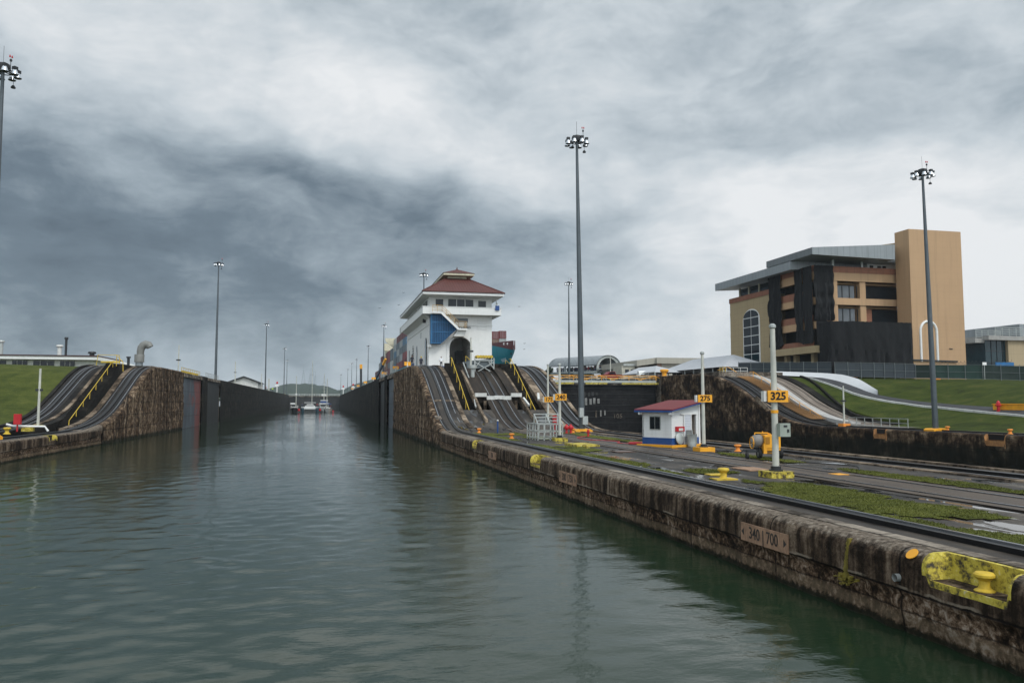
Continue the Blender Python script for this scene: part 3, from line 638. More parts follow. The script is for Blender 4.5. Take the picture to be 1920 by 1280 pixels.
# ================================================================== lock gates
def gate_mat(name, a, b, red=0.0):
    m, t = newmat(name); n = t.noise(t.scale(t.co, .25, .25, .12), 1.6, 6, .6, .4); f = t.noise(t.scale(t.co, 4, 4, .5), 1.0, 4, .6); x, y, z = t.sep(t.co)
    c = t.mix(t.ramp(n, [(.4, 0.0), (.62, 1.0)]), a, b)
    if red: 
        k = t.step(.50, .56, t.noise(t.vadd(t.scale(t.co, .0, .16, .10), (3, 2, 1)), 1.2, 3, .5)); k = t.step(.50, .60, t.add(t.noise(t.scale(t.co, .3, .22, .25), 1.4, 4, .6), t.mul(t.sub(y, 152), .022))); c = t.mix(t.mul(k, red), c, (.20, .045, .035))
    jz = t.m('PINGPONG', z, 1.05); jy = t.m('PINGPONG', y, 3.1); j = t.m('MAXIMUM', t.step(.06, .02, jz), t.step(.08, .03, jy))
    c = t.mix(t.mul(j, .8), c, (.008, .009, .010)); c = t.mix(t.mul(t.ramp(f, [(.5, 0.0), (.72, 1.0)]), .55), c, (.02, .018, .015))
    t.put(t.b.inputs['Base Color'], c); t.b.inputs['Roughness'].default_value = .6; return m
M_gblue = gate_mat('blue_grey_gate_steel', (.055, .068, .085), (.10, .12, .14), .85); M_gblue0 = gate_mat('grey_gate_steel', (.05, .062, .078), (.10, .12, .14), .25)
M_gdark = gate_mat('dark_gate_steel', (.010, .011, .011), (.028, .029, .029))
def rail_run(mb, pts, h=1.05, post=2.0, w=.05, mids=1):
    for a, b in zip(pts, pts[1:]):
        a, b = Vector(a), Vector(b); n = max(1, round((b - a).length / post))
        for i in range(n + 1):
            p = a.lerp(b, i / n); mb.bar(p, p + Vector((0, 0, h)), w)
        for k in range(mids + 1):
            q = Vector((0, 0, h * (k + 1) / (mids + 1))); mb.bar(a + q, b + q, w)
    return mb
def leaf(loc, X, sgn, y0, y1, z1, mt, label):
    g = thing('lock_gate', loc, label, 'lock gate', 'open gate leaves folded into the lock walls')
    mb = MB(); x0, x1 = sorted((X + sgn * .32, X + sgn * 1.2)); mb.box(x0, x1, y0, y1, -2, z1 - .5); mb.build('gate_leaf', mt, g)
    mb = MB(); x0, x1 = sorted((X - sgn * .02, X + sgn * 1.15)); mb.box(x0, x1, y0 + .2, y1 - .2, z1 - .42, z1 - .02); mb.build('fender', M_tan, g)
    mb = MB(); xm = X + sgn * .5; rail_run(mb, [(xm, y0, z1 + .15), (xm, y1, z1 + .15)], 1.0, 2.2, .07, 1); mb.build('railing', M_galv if mt is not M_gblue else M_yel, g)
leaf((XL - .8, 152, 0), XL, -1, 141.7, 162, 9.1, M_gblue, 'blue grey gate leaf with red patches folded into the left wall')
leaf((XL - .8, 180, 0), XL, -1, 169.6, 190, 9.2, M_gdark, 'dark gate leaf folded into the left wall behind the red patched one')
leaf((XC + .8, 135, 0), XC, 1, 128.6, 142.0, 8.9, M_gblue0, 'blue grey gate leaf folded into the centre wall below the control house')
leaf((XC + .8, 156, 0), XC, 1, 149.0, 163, 9.0, M_gdark, 'dark gate leaf folded into the centre wall past the blue grey one')
# closed gate of the right chamber
g = thing('lock_gate', (44, 138, 0), 'closed black lock gate across the right chamber with orange railed walkway', 'lock gate')
mb = MB(); mb.box(XC2, XR - .5, 138.4, 140.6, -8.5, 7.62); mb.build('gate_leaf', concrete('black_gate_steel', [(.35, (.007, .007, .008)), (.55, (.016, .016, .017)), (.72, (.035, .034, .034)), (.85, (.10, .10, .095))], streak=.5, joints=(1.3, 60), fine=1.2, bmp=.2, rough=.5), g)
mb = MB()
for k in range(7): mb.box(XC2, XR - .5, 138.28, 138.42, .7 + k * 1.05, .78 + k * 1.05)
mb.build('plate_rib', M_gdark, g)
mb = MB(); mb.box(XC2, XR - .7, 137.6, 140.8, 8.0, 8.45); mb.build('walkway', M_galv, g)
for x0, x1 in ((37, 44), (46.2, 50.4), (53.2, 60.4)):
    mb = MB(); mb.box(x0, x1, 137.45, 137.62, 7.72, 8.02); mb.build('fender', M_yworn, g)
mb = MB(); rail_run(mb, [(28, 137.7, 8.45), (60, 137.7, 8.45)], .85, 5.3, .09, 1); mb.build('railing', M_yelor, g)
mb = MB()
for i in range(6): mb.bar((30 + i * 5.3, 137.65, 8.5), (33 + i * 5.3, 137.6, 9.25), .08); mb.bar((36 + i * 5.3, 137.65, 8.5), (33 + i * 5.3, 137.6, 9.25), .08)
mb.build('brace', M_yelor, g)
mb = MB(); rail_run(mb, [(28, 140.5, 8.45), (60, 140.5, 8.45)], .9, 3, .06, 1); mb.build('railing', M_galv, g)
M_mark = paint('faded_gate_marks', (.22, .22, .21), .8, dirt=.8, var=.5)
for xx, zz, s_ in ((47.8, 4.6, 1.3), (47.5, 5.9, .9)):
    for k, dx in enumerate((-1.3, -.4, .3, 1.1)):
        mb = MB(); mb.box(xx + dx - .22, xx + dx + .22, 138.22, 138.27, zz - s_ / 2 + .1 * k, zz + s_ / 2 - .12 * (k % 2)); mb.build('faded_mark', M_mark if s_ > 1 else M_gdark, g)
text_mesh('105', 1.1, facing((52.6, 138.2, 1.9)), M_tan, 'lettering', g, sx=1.1)
for k, dx in enumerate((0, .9, 1.7)):
    mb = MB(); mb.box(48.3 + dx, 48.55 + dx, 138.2, 138.27, 1.7 + .2 * k, 3.0); mb.build('draft_mark', M_tan if k == 0 else M_mark, g)
# far closed gate of the left chamber
g = thing('lock_gate', (-6, 560, 0), 'closed dark lock gate at the far end of the left chamber', 'lock gate')
mb = MB(); mb.box(XL, XC, 560, 563, -1, 8.3); mb.build('gate_leaf', M_gdark, g); mb = MB(); mb.box(XL, XC, 559.3, 563, 8.3, 8.9); mb.build('walkway', M_tan, g)
mb = MB(); rail_run(mb, [(XL, 559.5, 8.9), (XC, 559.5, 8.9)], 1.3, 3.5, .16, 1); mb.build('railing', M_whited, g)
# handrails of the ramp stairs
def handrail(loc, x, y0, z0, y1, z1, label, mt=M_yel, n=7, grp='yellow stair handrails'):
    g = thing('handrail', loc, label, 'handrail', grp); m2 = MB(); m2.tube([(x, y0 - .15, z0), (x, y0, z0 + 1.0), (x, y1, z1 + 1.0), (x, y1 + 1.0, z1 + 1.0)], .042, 6); m2.build('top_rail', mt, g)
    for i in range(1, n + 1):
        f = i / n; y = y0 + (y1 - y0) * f; z = z0 + (z1 - z0) * f; MB().bar((x, y, z - .2), (x, y, z + 1.0), .055).build('post', mt, g)
handrail((15.2, 82, 1.6), 15.2, 82.2, 1.6, 96.5, 8.9, 'yellow handrail up the dark stair left of the return track')
handrail((22.5, 82, 1.6), 22.55, 82.4, 1.6, 96.0, 8.8, 'yellow handrail up the dark stair right of the return track')
handrail((-26.2, 93.5, 1.7), -26.2, 93.4, 1.5, 110.5, 8.7, 'long yellow handrail on the stair of the left wall ramp')
handrail((65.4, 96, 1.5), 66.5, 97.0, 1.5, 114.5, 8.3, 'orange yellow handrail beside the orange stair of the right ramp', M_yelor)
for x, y, z, l in ((-25.9, 111, 9.45, 'short bent yellow rail at the top of the left stair'), (24.6, 108, 9.3, 'short yellow rail at the ramp crest right of the white house'), (17.4, 99, 9.25, 'short yellow rail at the ramp crest in front of the white house')):
    g = thing('handrail', (x, y, z), l, 'handrail', 'yellow stair handrails'); MB().tube([(x, y, z - .6), (x, y, z + 1.0), (x + .9, y - .6, z + .1), (x + .95, y - .6, z - 1.1)], .05, 6).build('top_rail', M_yel, g)

# ================================================================== control house
M_roof = sheet('red_roof_tiles', (.090, .024, .018), .8, (1, 1, 1), .35, .7, [(0, .42, .05, .55)], .6)
M_roofs = sheet('red_roof_tiles_side', (.090, .024, .018), .8, (1, 1, 1), .35, .7, [(1, .42, .05, .55)], .6)
M_hw = paint('white_house_paint', (.70, .70, .68), .6, dirt=.10, var=.05)
ch = thing('control_house', (19.9, 134, 9.3), 'white control house with red tiled hip roof, balcony and blue stair cage', 'control house')
HX0, HX1, HY0, HY1 = 15.15, 24.75, 118.0, 149.5
mb = MB(); cxh, ra, za = 19.95, 1.68, 12.55
arc = [(cxh + ra * math.cos(a), za + ra * math.sin(a)) for a in [math.pi * i / 16 for i in range(17)]]
mb.prism([(HX0, 9.0), (cxh - ra, 9.0)] + arc[::-1] + [(cxh + ra, 9.0), (HX1, 9.0), (HX1, 18.1), (HX0, 18.1)], 1, HY0, HY0 + .5)
mb.box(HX0, HX0 + .4, HY0 + .5, HY1, 9, 18.1); mb.box(HX1 - .4, HX1, HY0 + .5, HY1, 9, 18.1); mb.box(HX0 + .4, HX1 - .4, HY1 - .4, HY1, 9, 18.1); mb.box(HX0 + .4, HX1 - .4, HY0 + 10, HY0 + 10.3, 9, 15.5)
mb.box(HX0 + .4, HX1 - .4, HY0 + .5, HY1 - .4, 15.2, 15.5); mb.box(17.7, 18.0, HY0 + .5, HY0 + 10, 9.2, 15.2); mb.box(21.9, 22.2, HY0 + .5, HY0 + 10, 9.2, 15.2)
mb.build('wall', M_hw, ch)
mb = MB(); mb.prism([(cxh + (ra + .42) * math.cos(a), za + (ra + .42) * math.sin(a)) for a in [math.pi * i / 16 for i in range(17)]] + [(cxh - ra - .42, 9.3), (cxh - ra - .02, 9.3)] + [(cxh + (ra + .02) * math.cos(math.pi - a), za + (ra + .02) * math.sin(math.pi - a)) for a in [math.pi * i / 16 for i in range(17)]] + [(cxh + ra + .02, 9.3), (cxh + ra + .42, 9.3)], 1, HY0 - .07, HY0 + .05); mb.build('arch_moulding', M_hw, ch)
mb = MB(); mb.box(HX0 - .03, cxh - ra - .1, HY0 - .03, HY0 + .1, 9.2, 9.85); mb.box(cxh + ra + .1, HX1 + .03, HY0 - .03, HY0 + .1, 9.2, 9.85); mb.box(HX1, HX1 + .03, HY0 + .1, HY1, 9.2, 9.85); mb.build('blue_base_band', M_blue, ch)
mb = MB(); mb.box(HX0 - .09, HX1 + .09, HY0 - .09, HY0, 15.95, 16.1); mb.box(HX0 - .09, HX0, HY0, HY1, 15.95, 16.1); mb.box(HX1, HX1 + .09, HY0, HY1, 15.95, 16.1); mb.build('string_course', M_hw, ch)
# interior clutter seen through the arch
mb = MB(); mb.box(18.8, 19.3, 121, 121.4, 9.3, 11.2); mb.box(20.2, 21.4, 124, 125, 9.3, 12.6); mb.bar((18.4, 122, 10.5), (20, 122, 11.4), .12); mb.bar((19.1, 121.2, 10.2), (20.6, 124.2, 10.6), .12); mb.build('machinery', M_dk, ch)
MB().lathe([(.35, 0), (.38, .2), (.30, .8), (.22, 1.0)], (19.7, 119.2, 9.3), 14).build('barrel', M_white, ch)
# balcony
mb = MB(); bx0, bx1, by0, by1 = 14.0, 25.85, 116.3, 150.4
mb.box(bx0, bx1, by0, by0 + .16, 17.45, 18.5); mb.box(bx0, bx0 + .16, by0 + .16, by1, 17.45, 18.5); mb.box(bx1 - .16, bx1, by0 + .16, by1, 17.45, 18.5); mb.box(bx0 + .16, bx1 - .16, by0 + .16, by1, 17.5, 17.7)
mb.build('balcony', M_hw, ch)
mb = MB(); mb.box(bx0 - .05, bx1 + .05, by0 - .05, by0 + .2, 18.5, 18.57); mb.box(bx0 - .05, bx0 + .2, by0 + .2, by1, 18.5, 18.57); mb.box(bx1 - .2, bx1 + .05, by0 + .2, by1, 18.5, 18.57); mb.build('balcony_cap', M_white, ch)
MB().prism([(HX0, 17.5), (bx0 + .2, 17.5), (HX0, 17.0)], 1, 117.9, by1 - .5).build('balcony_soffit', M_hw, ch)
# upper storey
mb = MB(); mb.box(HX0, HX1, HY0 + .15, HY1, 17.7, 20.35); mb.build('upper_wall', M_hw, ch)
def win(x0, x1, z0, z1, y, nm, parent, nd=1, fr=.09, g=M_glass):
    f = MB(); f.box(x0 - fr, x1 + fr, y - .06, y, z1, z1 + fr); f.box(x0 - fr, x1 + fr, y - .06, y, z0 - fr, z0); f.box(x0 - fr, x0, y - .06, y, z0, z1); f.box(x1, x1 + fr, y - .06, y, z0, z1)
    for i in range(1, nd): xx = x0 + (x1 - x0) * i / nd; f.box(xx - .045, xx + .045, y - .07, y - .01, z0, z1)
    fo = f.build('window', M_hw, parent); MB().box(x0, x1, y - .03, y - .01, z0, z1).build('pane', g, fo); return fo
yw = HY0 + .15
win(16.15, 17.3, 18.85, 19.9, yw, 'w', ch); win(18.05, 21.9, 18.85, 19.93, yw, 'w', ch, 3); win(22.65, 23.85, 18.85, 19.8, yw, 'w', ch); win(19.0, 21.05, 16.45, 17.05, HY0 - .01, 'w', ch, 1, .06, M_glassl)
mb = MB()
for k in range(4): mb.box(22.55, 23.9, HY0 - .05, HY0, 15.45 + k * .42, 15.50 + k * .42)
mb.box(22.55, 22.6, HY0 - .05, HY0, 15.4, 17.1); mb.box(23.85, 23.9, HY0 - .05, HY0, 15.4, 17.1); mb.build('vent', M_hw, ch)
f = MB()
for k in range(9): f.box(HX0 - .04, HX0, HY0 + 2 + k * 3.2, HY0 + 4.4 + k * 3.2, 18.85, 19.9)
f.build('side_glazing', M_glass, ch)
for k, yc in enumerate((121.2, 133.3, 145.3)):
    zt_ = 13.3; w = 1.15 if k == 0 else .75
    pts = [(yc - w, 9.6), (yc - w, zt_)] + [(yc - w * math.cos(a), zt_ + w * .85 * math.sin(a)) for a in [math.pi * i / 10 for i in range(1, 10)]] + [(yc + w, zt_), (yc + w, 9.6)]
    fo = MB().prism(pts, 0, HX0 - .05, HX0 - .02).build('arched_window', M_dk if k == 0 else M_galv, ch)
    MB().prism([(yc + (a - yc) * .7, b - .15) for a, b in pts], 0, HX0 - .09, HX0 - .06).build('pane', M_glass, fo)
for yc in (127.8,): MB().box(HX0 - .06, HX0, yc - .5, yc + .5, 14.7, 15.6).build('vent', M_galv, ch)
# canal emblem and blue plate on the side wall
mb = MB(); 
for k in range(5): mb.box(HX0 - .07, HX0 - .01, 138.0 + .1 * abs(k - 2), 140.4 - .25 * abs(k - 2), 12.0 + k * .42, 12.12 + k * .42)
mb.box(HX0 - .07, HX0 - .01, 139.1, 139.3, 11.4, 14.3); mb.build('emblem', M_dk, ch); MB().box(HX0 - .07, HX0 - .01, 137.3, 140.9, 10.5, 11.2).build('name_plate', M_blue, ch)
MB().box(HX0 - .5, HX0 - .05, 121.5, 121.7, 16.6, 17.2).build('floodlight', M_dk, ch)
text_mesh('MIRAFLORES', .42, facing((20.0, HY0 - .03, 15.68)), M_dk, 'lettering', ch, sx=1.25, bold=.008)
# roof
mb = MB(); ex0, ex1, ey0, ey1, ez = 13.9, 26.05, 115.4, 151.2, 20.66
mb.box(ex0, ex1, ey0, ey1, 20.25, ez - .02); mb.build('eaves', M_white, ch)
mb = MB(); mb.box(ex0 + .5, ex1 - .5, ey0 + .5, ey1 - .5, 20.18, 20.26); mb.build('soffit', M_hw, ch)
A, B, C_, D = (ex0 - .1, ey0 - .1, ez), (ex1 + .1, ey0 - .1, ez), (ex1 + .1, ey1, ez), (ex0 - .1, ey1, ez)
k0, k1 = (18.4, 121.8, 23.68), (21.6, 121.8, 23.68); k2, k3 = (21.6, 145, 23.68), (18.4, 145, 23.68)
mb = MB(); mb.quad(A, B, k1, k0); mb.k = 0; mb.quad(C_, D, k3, k2); mb.quad(k0, k1, k2, k3); mb.k = 1; mb.quad(B, C_, k2, k1); mb.quad(D, A, k0, k3); rf = mb.build('roof', [M_roof, M_roofs], ch)
mb = MB(); mb.tube([A, k0], .12, 6); mb.tube([B, k1], .12, 6); mb.tube([(A[0], A[1], A[2] + .04), (B[0], B[1], B[2] + .04)], .09, 6); mb.build('ridge_tiles', M_roofs, rf)
mb = MB(); mb.box(18.6, 21.5, 121.9, 144.5, 23.4, 24.1); mb.build('lantern', M_cream, ch)
mb = MB(); mb.prism([(17.7, 24.02), (22.5, 24.02), (22.5, 24.32), (17.7, 24.32)], 1, 120.6, 146); mb.build('lantern_eaves', M_cream, ch)
mb = MB(); a, b, c, d_ = (17.6, 120.5, 24.34), (22.6, 120.5, 24.34), (22.6, 146, 24.34), (17.6, 146, 24.34); e1, e2 = (20.1, 122.6, 25.25), (20.1, 143.8, 25.25)
mb.quad(a, b, e1); mb.quad(c, d_, e2); mb.k = 1; mb.quad(b, c, e2, e1); mb.quad(d_, a, e1, e2); lr = mb.build('lantern_roof', [M_roof, M_roofs], ch)
MB().lathe([(.16, 0), (.10, .2), (.03, .5)], (20.1, 122.6, 25.15), 8).build('finial', M_roof, lr)
# blue stair cage with stair
mb = MB(); yb = HY0 - 1.25
cage = [(15.3, 13.1), (16.8, 13.1), (19.2, 15.3), (16.8, 17.65), (15.3, 17.65)]
mb.prism(cage, 1, yb + .10, yb + .16); mb.box(15.3, 15.36, yb + .1, HY0, 13.1, 17.65); mb.box(15.3, 16.8, yb + .2, HY0, 13.05, 13.15); mb.build('stair_cage', paint('deep_blue_paint', (.010, .060, .15), .5, dirt=.1), ch)
mb = MB()
for i in range(15):
    xx = 15.45 + i * .255; zt_ = 17.65 if xx < 16.8 else 17.65 - (xx - 16.8) * .98; zb_ = 13.1 if xx < 16.8 else 13.1 + (xx - 16.8) * .92
    if zt_ > zb_: mb.box(xx, xx + .08, yb - .03, yb + .08, zb_, zt_)
for zz in (13.1, 14.75, 16.2): mb.box(15.3, 18.6 if zz == 14.75 else (16.8 if zz < 14 else 18.2), yb - .04, yb + .02, zz, zz + .12)
mb.box(15.24, 15.42, yb - .05, yb + .1, 13.05, 17.7); mb.build('cage_bars', paint('cage_blue_paint', (.022, .125, .27), .45, dirt=.1), ch)
mb = MB()
for i in range(14): f = i / 14; mb.box(16.8 + f * 2.5, 17.02 + f * 2.5, yb - .9, yb - .02, 17.6 - f * 2.35, 17.68 - f * 2.35)
mb.bar((16.75, yb - .92, 17.55), (19.3, yb - .92, 15.2), .10, .28); mb.box(15.35, 16.85, yb - .9, yb, 17.5, 17.66); mb.box(19.2, 20.6, yb - .9, HY0, 15.1, 15.3); mb.build('outer_stair', M_white, ch)
mb = MB(); mb.prism([(19.3, 15.1), (20.5, 15.1), (20.3, 14.2), (19.5, 14.2), (18.6, 14.2)], 1, yb - .4, HY0 - .05); mb.build('stair_bracket', M_whited, ch)
mb = MB(); rail_run(mb, [(15.4, yb - .88, 17.66), (16.8, yb - .88, 17.66), (19.3, yb - .88, 15.3), (20.55, yb - .88, 15.3)], 1.05, .9, .05, 2); rail_run(mb, [(20.55, yb - .88, 15.3), (20.55, HY0 - .1, 15.3)], 1.05, .9, .05, 2); mb.build('stair_railing', paint('tan_rail_paint', (.52, .33, .12), .5, dirt=.2), ch)
MB().box(14.9, 15.5, HY0 - .6, HY0, 12.6, 13.05).build('bracket', M_hw, ch)
MB().box(24.9, 25.5, 116.1, 116.28, 18.2, 18.9).build('blue_box', M_blue, ch)
MB().tube([(25.2, 116.9, 17.7), (25.2, 116.9, 20.3)], .06, 6).build('downpipe', M_galv, ch)

# ================================================================== container ship
M_teal = sheet('teal_hull_paint', (.010, .21, .275), .12, (1, 1, .3), .22, .45, None, .05); M_maroon = sheet('maroon_paint', (.085, .012, .016), .3, (1, 1, 1), .3, .5)
sh = thing('container_ship', (44, 320, 6.6), 'large teal container ship with maroon bulwark behind the white control house', 'ship')
def stem(z): return 184.2 + max(0, 17.0 - z) * 1.9
def hb(y, z):
    s_ = y - stem(z)
    if s_ <= 0: return 0.02
    k = .215 - max(0, 17 - z) * .006
    return min(15.4, k * s_) + .35 * (1 - math.exp(-s_ / .8))
def hull(zlist, ztop=None, off=0.0):
    out = MB(); ysh = [i for i in range(184, 200)] + list(range(200, 260, 4)) + [280, 340, 400, 455]
    for sg in (-1, 1):
        rows = []
        for yv in ysh:
            row = []
            for zf in zlist:
                z = zf(yv) if callable(zf) else zf
                row.append((44 + sg * (hb(yv + .25, z) + off), max(yv, stem(z) + 0.0), z))
            rows.append(row)
        out.grid(rows)
    return out
bot = lambda y: 16.9 + min(1.7, (y - 184) * .16) ; top = lambda y: 19.15 + min(2.2, max(0, y - 184) * .015)
hull([6.4, 8, 10, 12, 14, 15.5, lambda y: min(16.5, bot(y)), bot]).build('hull', M_teal, sh, smooth=True)
hull([bot, lambda y: (bot(y) + top(y)) / 2, top], off=.03).build('bulwark', M_maroon, sh, smooth=True)
mb = MB(); mb.box(30, 58, 268, 455, 15.5, 16.2); mb.build('deck', M_maroon, sh)
mb = MB(); mb.box(28.2, 59.8, 455, 456, 6.5, 16); mb.build('stern', M_teal, sh)
mb = MB(); mb.box(29, 59, 384, 396, 16, 32); mb.box(28, 60, 383, 386, 29, 32.5); mb.build('bridge', M_cream, sh)
mb = MB(); mb.prism([(24.7, 31.2), (29.6, 31.2), (29.6, 16), (28.2, 16), (28.2, 27.3), (25.0, 29.7)], 1, 334.3, 335.6); mb.build('deck_crane', M_cream, sh)
for yq, xq, zz in ((186.5, 43.2, 18.5), (188.5, 41.2, 18.6)):
    px_ = 44 - hb(yq + .25, zz) - .06; MB().lathe([(.30, -.05), (.30, .05)], (0, 0, 0), 12).build('bow_light', M_white, sh).matrix_basis = Matrix.Translation((px_, yq, zz)) @ Matrix.Rotation(R(90), 4, 'X') @ Matrix.Rotation(R(25), 4, 'Y')
def on_hull(y, z, dx=.06): return Vector((44 - hb(y + .25, z) - dx, max(y, stem(z)), z))
pA, pB = on_hull(188.2, 15.0, .12), on_hull(192.4, 14.6, .12); ax = (pA - pB).normalized(); upv = (on_hull(190, 15.8) - on_hull(190, 14.0)).normalized(); nrm = ax.cross(upv).normalized(); upv = nrm.cross(ax)
Mx = Matrix((ax, upv, nrm)).transposed().to_4x4(); Mx.translation = (pA + pB) / 2 + nrm * .15 + Vector((-.10, -.1, 0))
text_mesh('MAERSK', 1.25, Mx, paint('hull_lettering', (.50, .60, .66), .6, dirt=.2), 'lettering', sh, sx=.62, bold=.03)
mb = MB(); mb.tube([on_hull(185.9, 16.1, .0), on_hull(185.9, 16.1, .25)], .22, 10); mb.build('hawse_pipe', M_dk, sh)
mb = MB(); mb.tube([on_hull(199, 17.3, .0), on_hull(199, 17.3, .25)], .35, 10); mb.build('hawse_pipe', M_dk, sh)
# containers
def cont_mat(name, c): return sheet(name, c, .8, (1, 1, 1), .2, .55, [(1, .6, .10, .35), (0, .5, .08, .35)], .4)
CM = {'light grey': cont_mat('cont_a', (.30, .325, .335)), 'blue grey': cont_mat('cont_b', (.10, .13, .15)), 'red': cont_mat('cont_c', (.19, .018, .022)), 'maroon': cont_mat('cont_d', (.12, .015, .018)), 'white': cont_mat('cont_e', (.46, .47, .46)), 'rusty brown': cont_mat('cont_f', (.20, .085, .04)), 'blue': cont_mat('cont_g', (.06, .15, .24))}
def make_container(cn):
    g = thing('shipping_container', (0, 0, 0), 'x', 'shipping container', 'containers stacked on the ship')
    mb = MB(); mb.box(-1.18, 1.18, .04, 12.1, .05, 2.52); mb.build('box', CM[cn], g)
    mb = MB()
    for X_ in (-1.22, 1.10):
        for Y_ in (0, 12.02): mb.box(X_, X_ + .12, Y_, Y_ + .12, 0, 2.59)
    for X_ in (-1.22, 1.1): mb.box(X_, X_ + .12, .12, 12.02, 2.49, 2.59); mb.box(X_, X_ + .12, .12, 12.02, 0, .1)
    mb.box(-1.1, 1.1, 0, .1, 2.49, 2.59); mb.box(-1.1, 1.1, 0, .1, 0, .1); mb.build('frame', CM[cn], g)
    mb = MB(); mb.box(-.05, .0, -.01, .04, .1, 2.49); 
    for X_ in (-.8, -.35, .35, .8): mb.box(X_, X_ + .05, -.04, .04, .1, 2.45)
    mb.build('door_bars', M_galv, g); return g
PROTO = {}
TN = ['lowest', 'second lowest', 'middle', 'fourth', 'fifth', 'sixth']; BN = ['first', 'second', 'third', 'fourth', 'fifth', 'sixth', 'seventh', 'eighth', 'ninth', 'tenth']
bays = [(281.6, ['maroon', 'red', 'blue grey', 'blue', 'maroon', 'white']), (294.2, ['red', 'light grey', 'blue grey', 'light grey', 'maroon', 'white']), (306.8, ['red', 'blue grey', 'light grey', 'blue grey', 'maroon']), (321.0, ['blue', 'blue grey', 'blue', 'light grey', 'white']),
        (338, ['white', 'white', 'blue grey', 'blue grey']), (351, ['maroon', 'blue grey', 'red', 'red']), (364, ['maroon', 'rusty brown', 'maroon', 'maroon']), (398, ['light grey', 'white', 'blue grey', 'maroon']), (411, ['maroon', 'blue grey', 'light grey'])]
def put_container(cn, x, y, z, label):
    if cn not in PROTO: g = PROTO[cn] = make_container(cn); g.location = (x, y, z); g['label'] = label
    else: copy_tree(PROTO[cn], (x, y, z), 0, label)
for i, (yb_, cols) in enumerate(bays):
    for k, cn in enumerate(cols):
        put_container(cn, 29.3, yb_, 17.3 + k * 2.6 - (.4 if i > 3 else 0), f'{cn} container, {TN[k]} of its stack, {BN[i]} stack counting away from the control house')
put_container('red', 56.2, 262, 25.75, 'deep red container on the bow stacks right of the control house, nearer the house')
put_container('red', 58.75, 262, 26.0, 'deep red container on the bow stacks, rightmost above the maroon bulwark')
put_container('rusty brown', 56.2, 262, 23.1, 'rusty brown container under the deep red one beside the control house')
put_container('white', 58.75, 262, 23.3, 'white container under the rightmost deep red one on the bow')
mb = MB(); mb.box(55, 60, 262, 274, 16, 23.0); tag(mb.build('lashing_bridge', M_dk), 'dark lashing frame carrying the bow containers', 'lashing frame')

# ================================================================== tan office tower with black netting
M_tanw = sheet('tan_wall_render', (.425, .270, .150), .25, (1, 1, 1), .10, .8, [(2, 1.15, .025, .14), (0, 2.3, .025, .12), (1, 2.3, .025, .12)], .1)
M_tanw2 = sheet('sand_wall_render', (.34, .26, .145), .25, (1, 1, 1), .10, .8, [(2, 1.15, .03, .35), (1, 2.3, .03, .3)], .1)
M_fas = sheet('zinc_roof_fascia', (.22, .24, .25), .5, (1, 1, 1), .15, .35, [(0, 1.25, .05, .5), (1, 1.25, .05, .5)], .2); M_brk = sheet('terracotta_balustrade', (.25, .10, .055), 1.0, (1, 1, 1), .3, .7, [(2, .3, .04, .6), (0, 1.5, .06, .5), (1, 1.5, .06, .5)], .3)
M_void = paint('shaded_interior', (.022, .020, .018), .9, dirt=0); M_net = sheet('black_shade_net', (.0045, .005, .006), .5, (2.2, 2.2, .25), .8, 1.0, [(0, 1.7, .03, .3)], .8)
ob = thing('office_building', (93, 132, 9.2), 'tan office building with a blank stair tower and half its balconies draped in black netting', 'building')
mb = MB(); mb.box(84.6, 101.5, 138.0, 154.5, 8.5, 25.55); wbody = mb.build('wall', M_tanw2, ob); wbody['label'] = 'sand coloured wall block with the tall arched window'
MB().box(84.45, 84.58, 138.0, 154.6, 25.5, 26.5).build('balustrade', M_brk, ob); MB().box(84.5, 101, 154.3, 154.6, 25.5, 26.4).build('balustrade', M_brk, ob)
mb = MB(); mb.box(86.2, 101, 139, 153, 25.55, 28.4); mb.build('set_back_storey', M_glass, ob)
mb = MB(); 
for yv in (141, 145, 149, 152.8): mb.box(86.0, 86.3, yv, yv + .35, 25.55, 28.6)
mb.build('column', M_cream, ob)
mb = MB(); mb.prism([(82.3, 28.5), (82.3, 30.0), (100, 31.0), (100, 29.6)], 1, 128, 156.6); mb.build('roof', M_fas, ob)['label'] = 'lower zinc roof slab overhanging the sand coloured block'
mb = MB(); mb.prism([(82.5, 30.17), (82.5, 31.4), (99.3, 32.65), (99.2, 29.9)], 1, 121.5, 136.3); mb.prism([(99.3, 29.9), (99.3, 32.65), (104, 32.65), (104, 29.9)], 1, 123.7, 136.3); mb.build('roof', M_fas, ob)['label'] = 'upper zinc roof slab over the netted balconies'
mb = MB(); mb.prism([(94, 32.3), (102, 33.6), (102, 32.0)], 1, 124, 126); mb.build('roof_parapet', M_tanw2, ob)
# balcony block: slabs/bands, recessed voids, piers
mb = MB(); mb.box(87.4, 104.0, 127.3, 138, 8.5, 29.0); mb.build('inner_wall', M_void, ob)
for z0, z1, z2 in ((26.2, 27.7, 28.75), (21.9, 23.12, 23.12), (17.5, 18.8, 18.8)):
    mb = MB(); mb.box(84.6, 104.0, 124.5, 124.9, z0, z1); mb.box(84.6, 85.0, 124.9, 138.0, z0, z1); mb.box(85.0, 104.0, 124.9, 138, z0 + .3, z0 + .6); mb.build('balcony_band', M_tanw if z0 > 0 else None, ob)
mb = MB(); mb.box(83.4, 90.5, 122.6, 123.0, 13.1, 14.35); mb.box(83.4, 83.8, 123.0, 138, 13.1, 14.35); mb.box(83.8, 90.5, 123, 138, 13.3, 13.7); mb.build('balcony_band', M_tanw2, ob)
MB().box(84.5, 104.0, 124.42, 124.55, 27.7, 28.8).build('balustrade', M_brk, ob); MB().box(84.5, 84.65, 124.55, 138.0, 27.7, 28.8).build('balustrade', M_brk, ob)
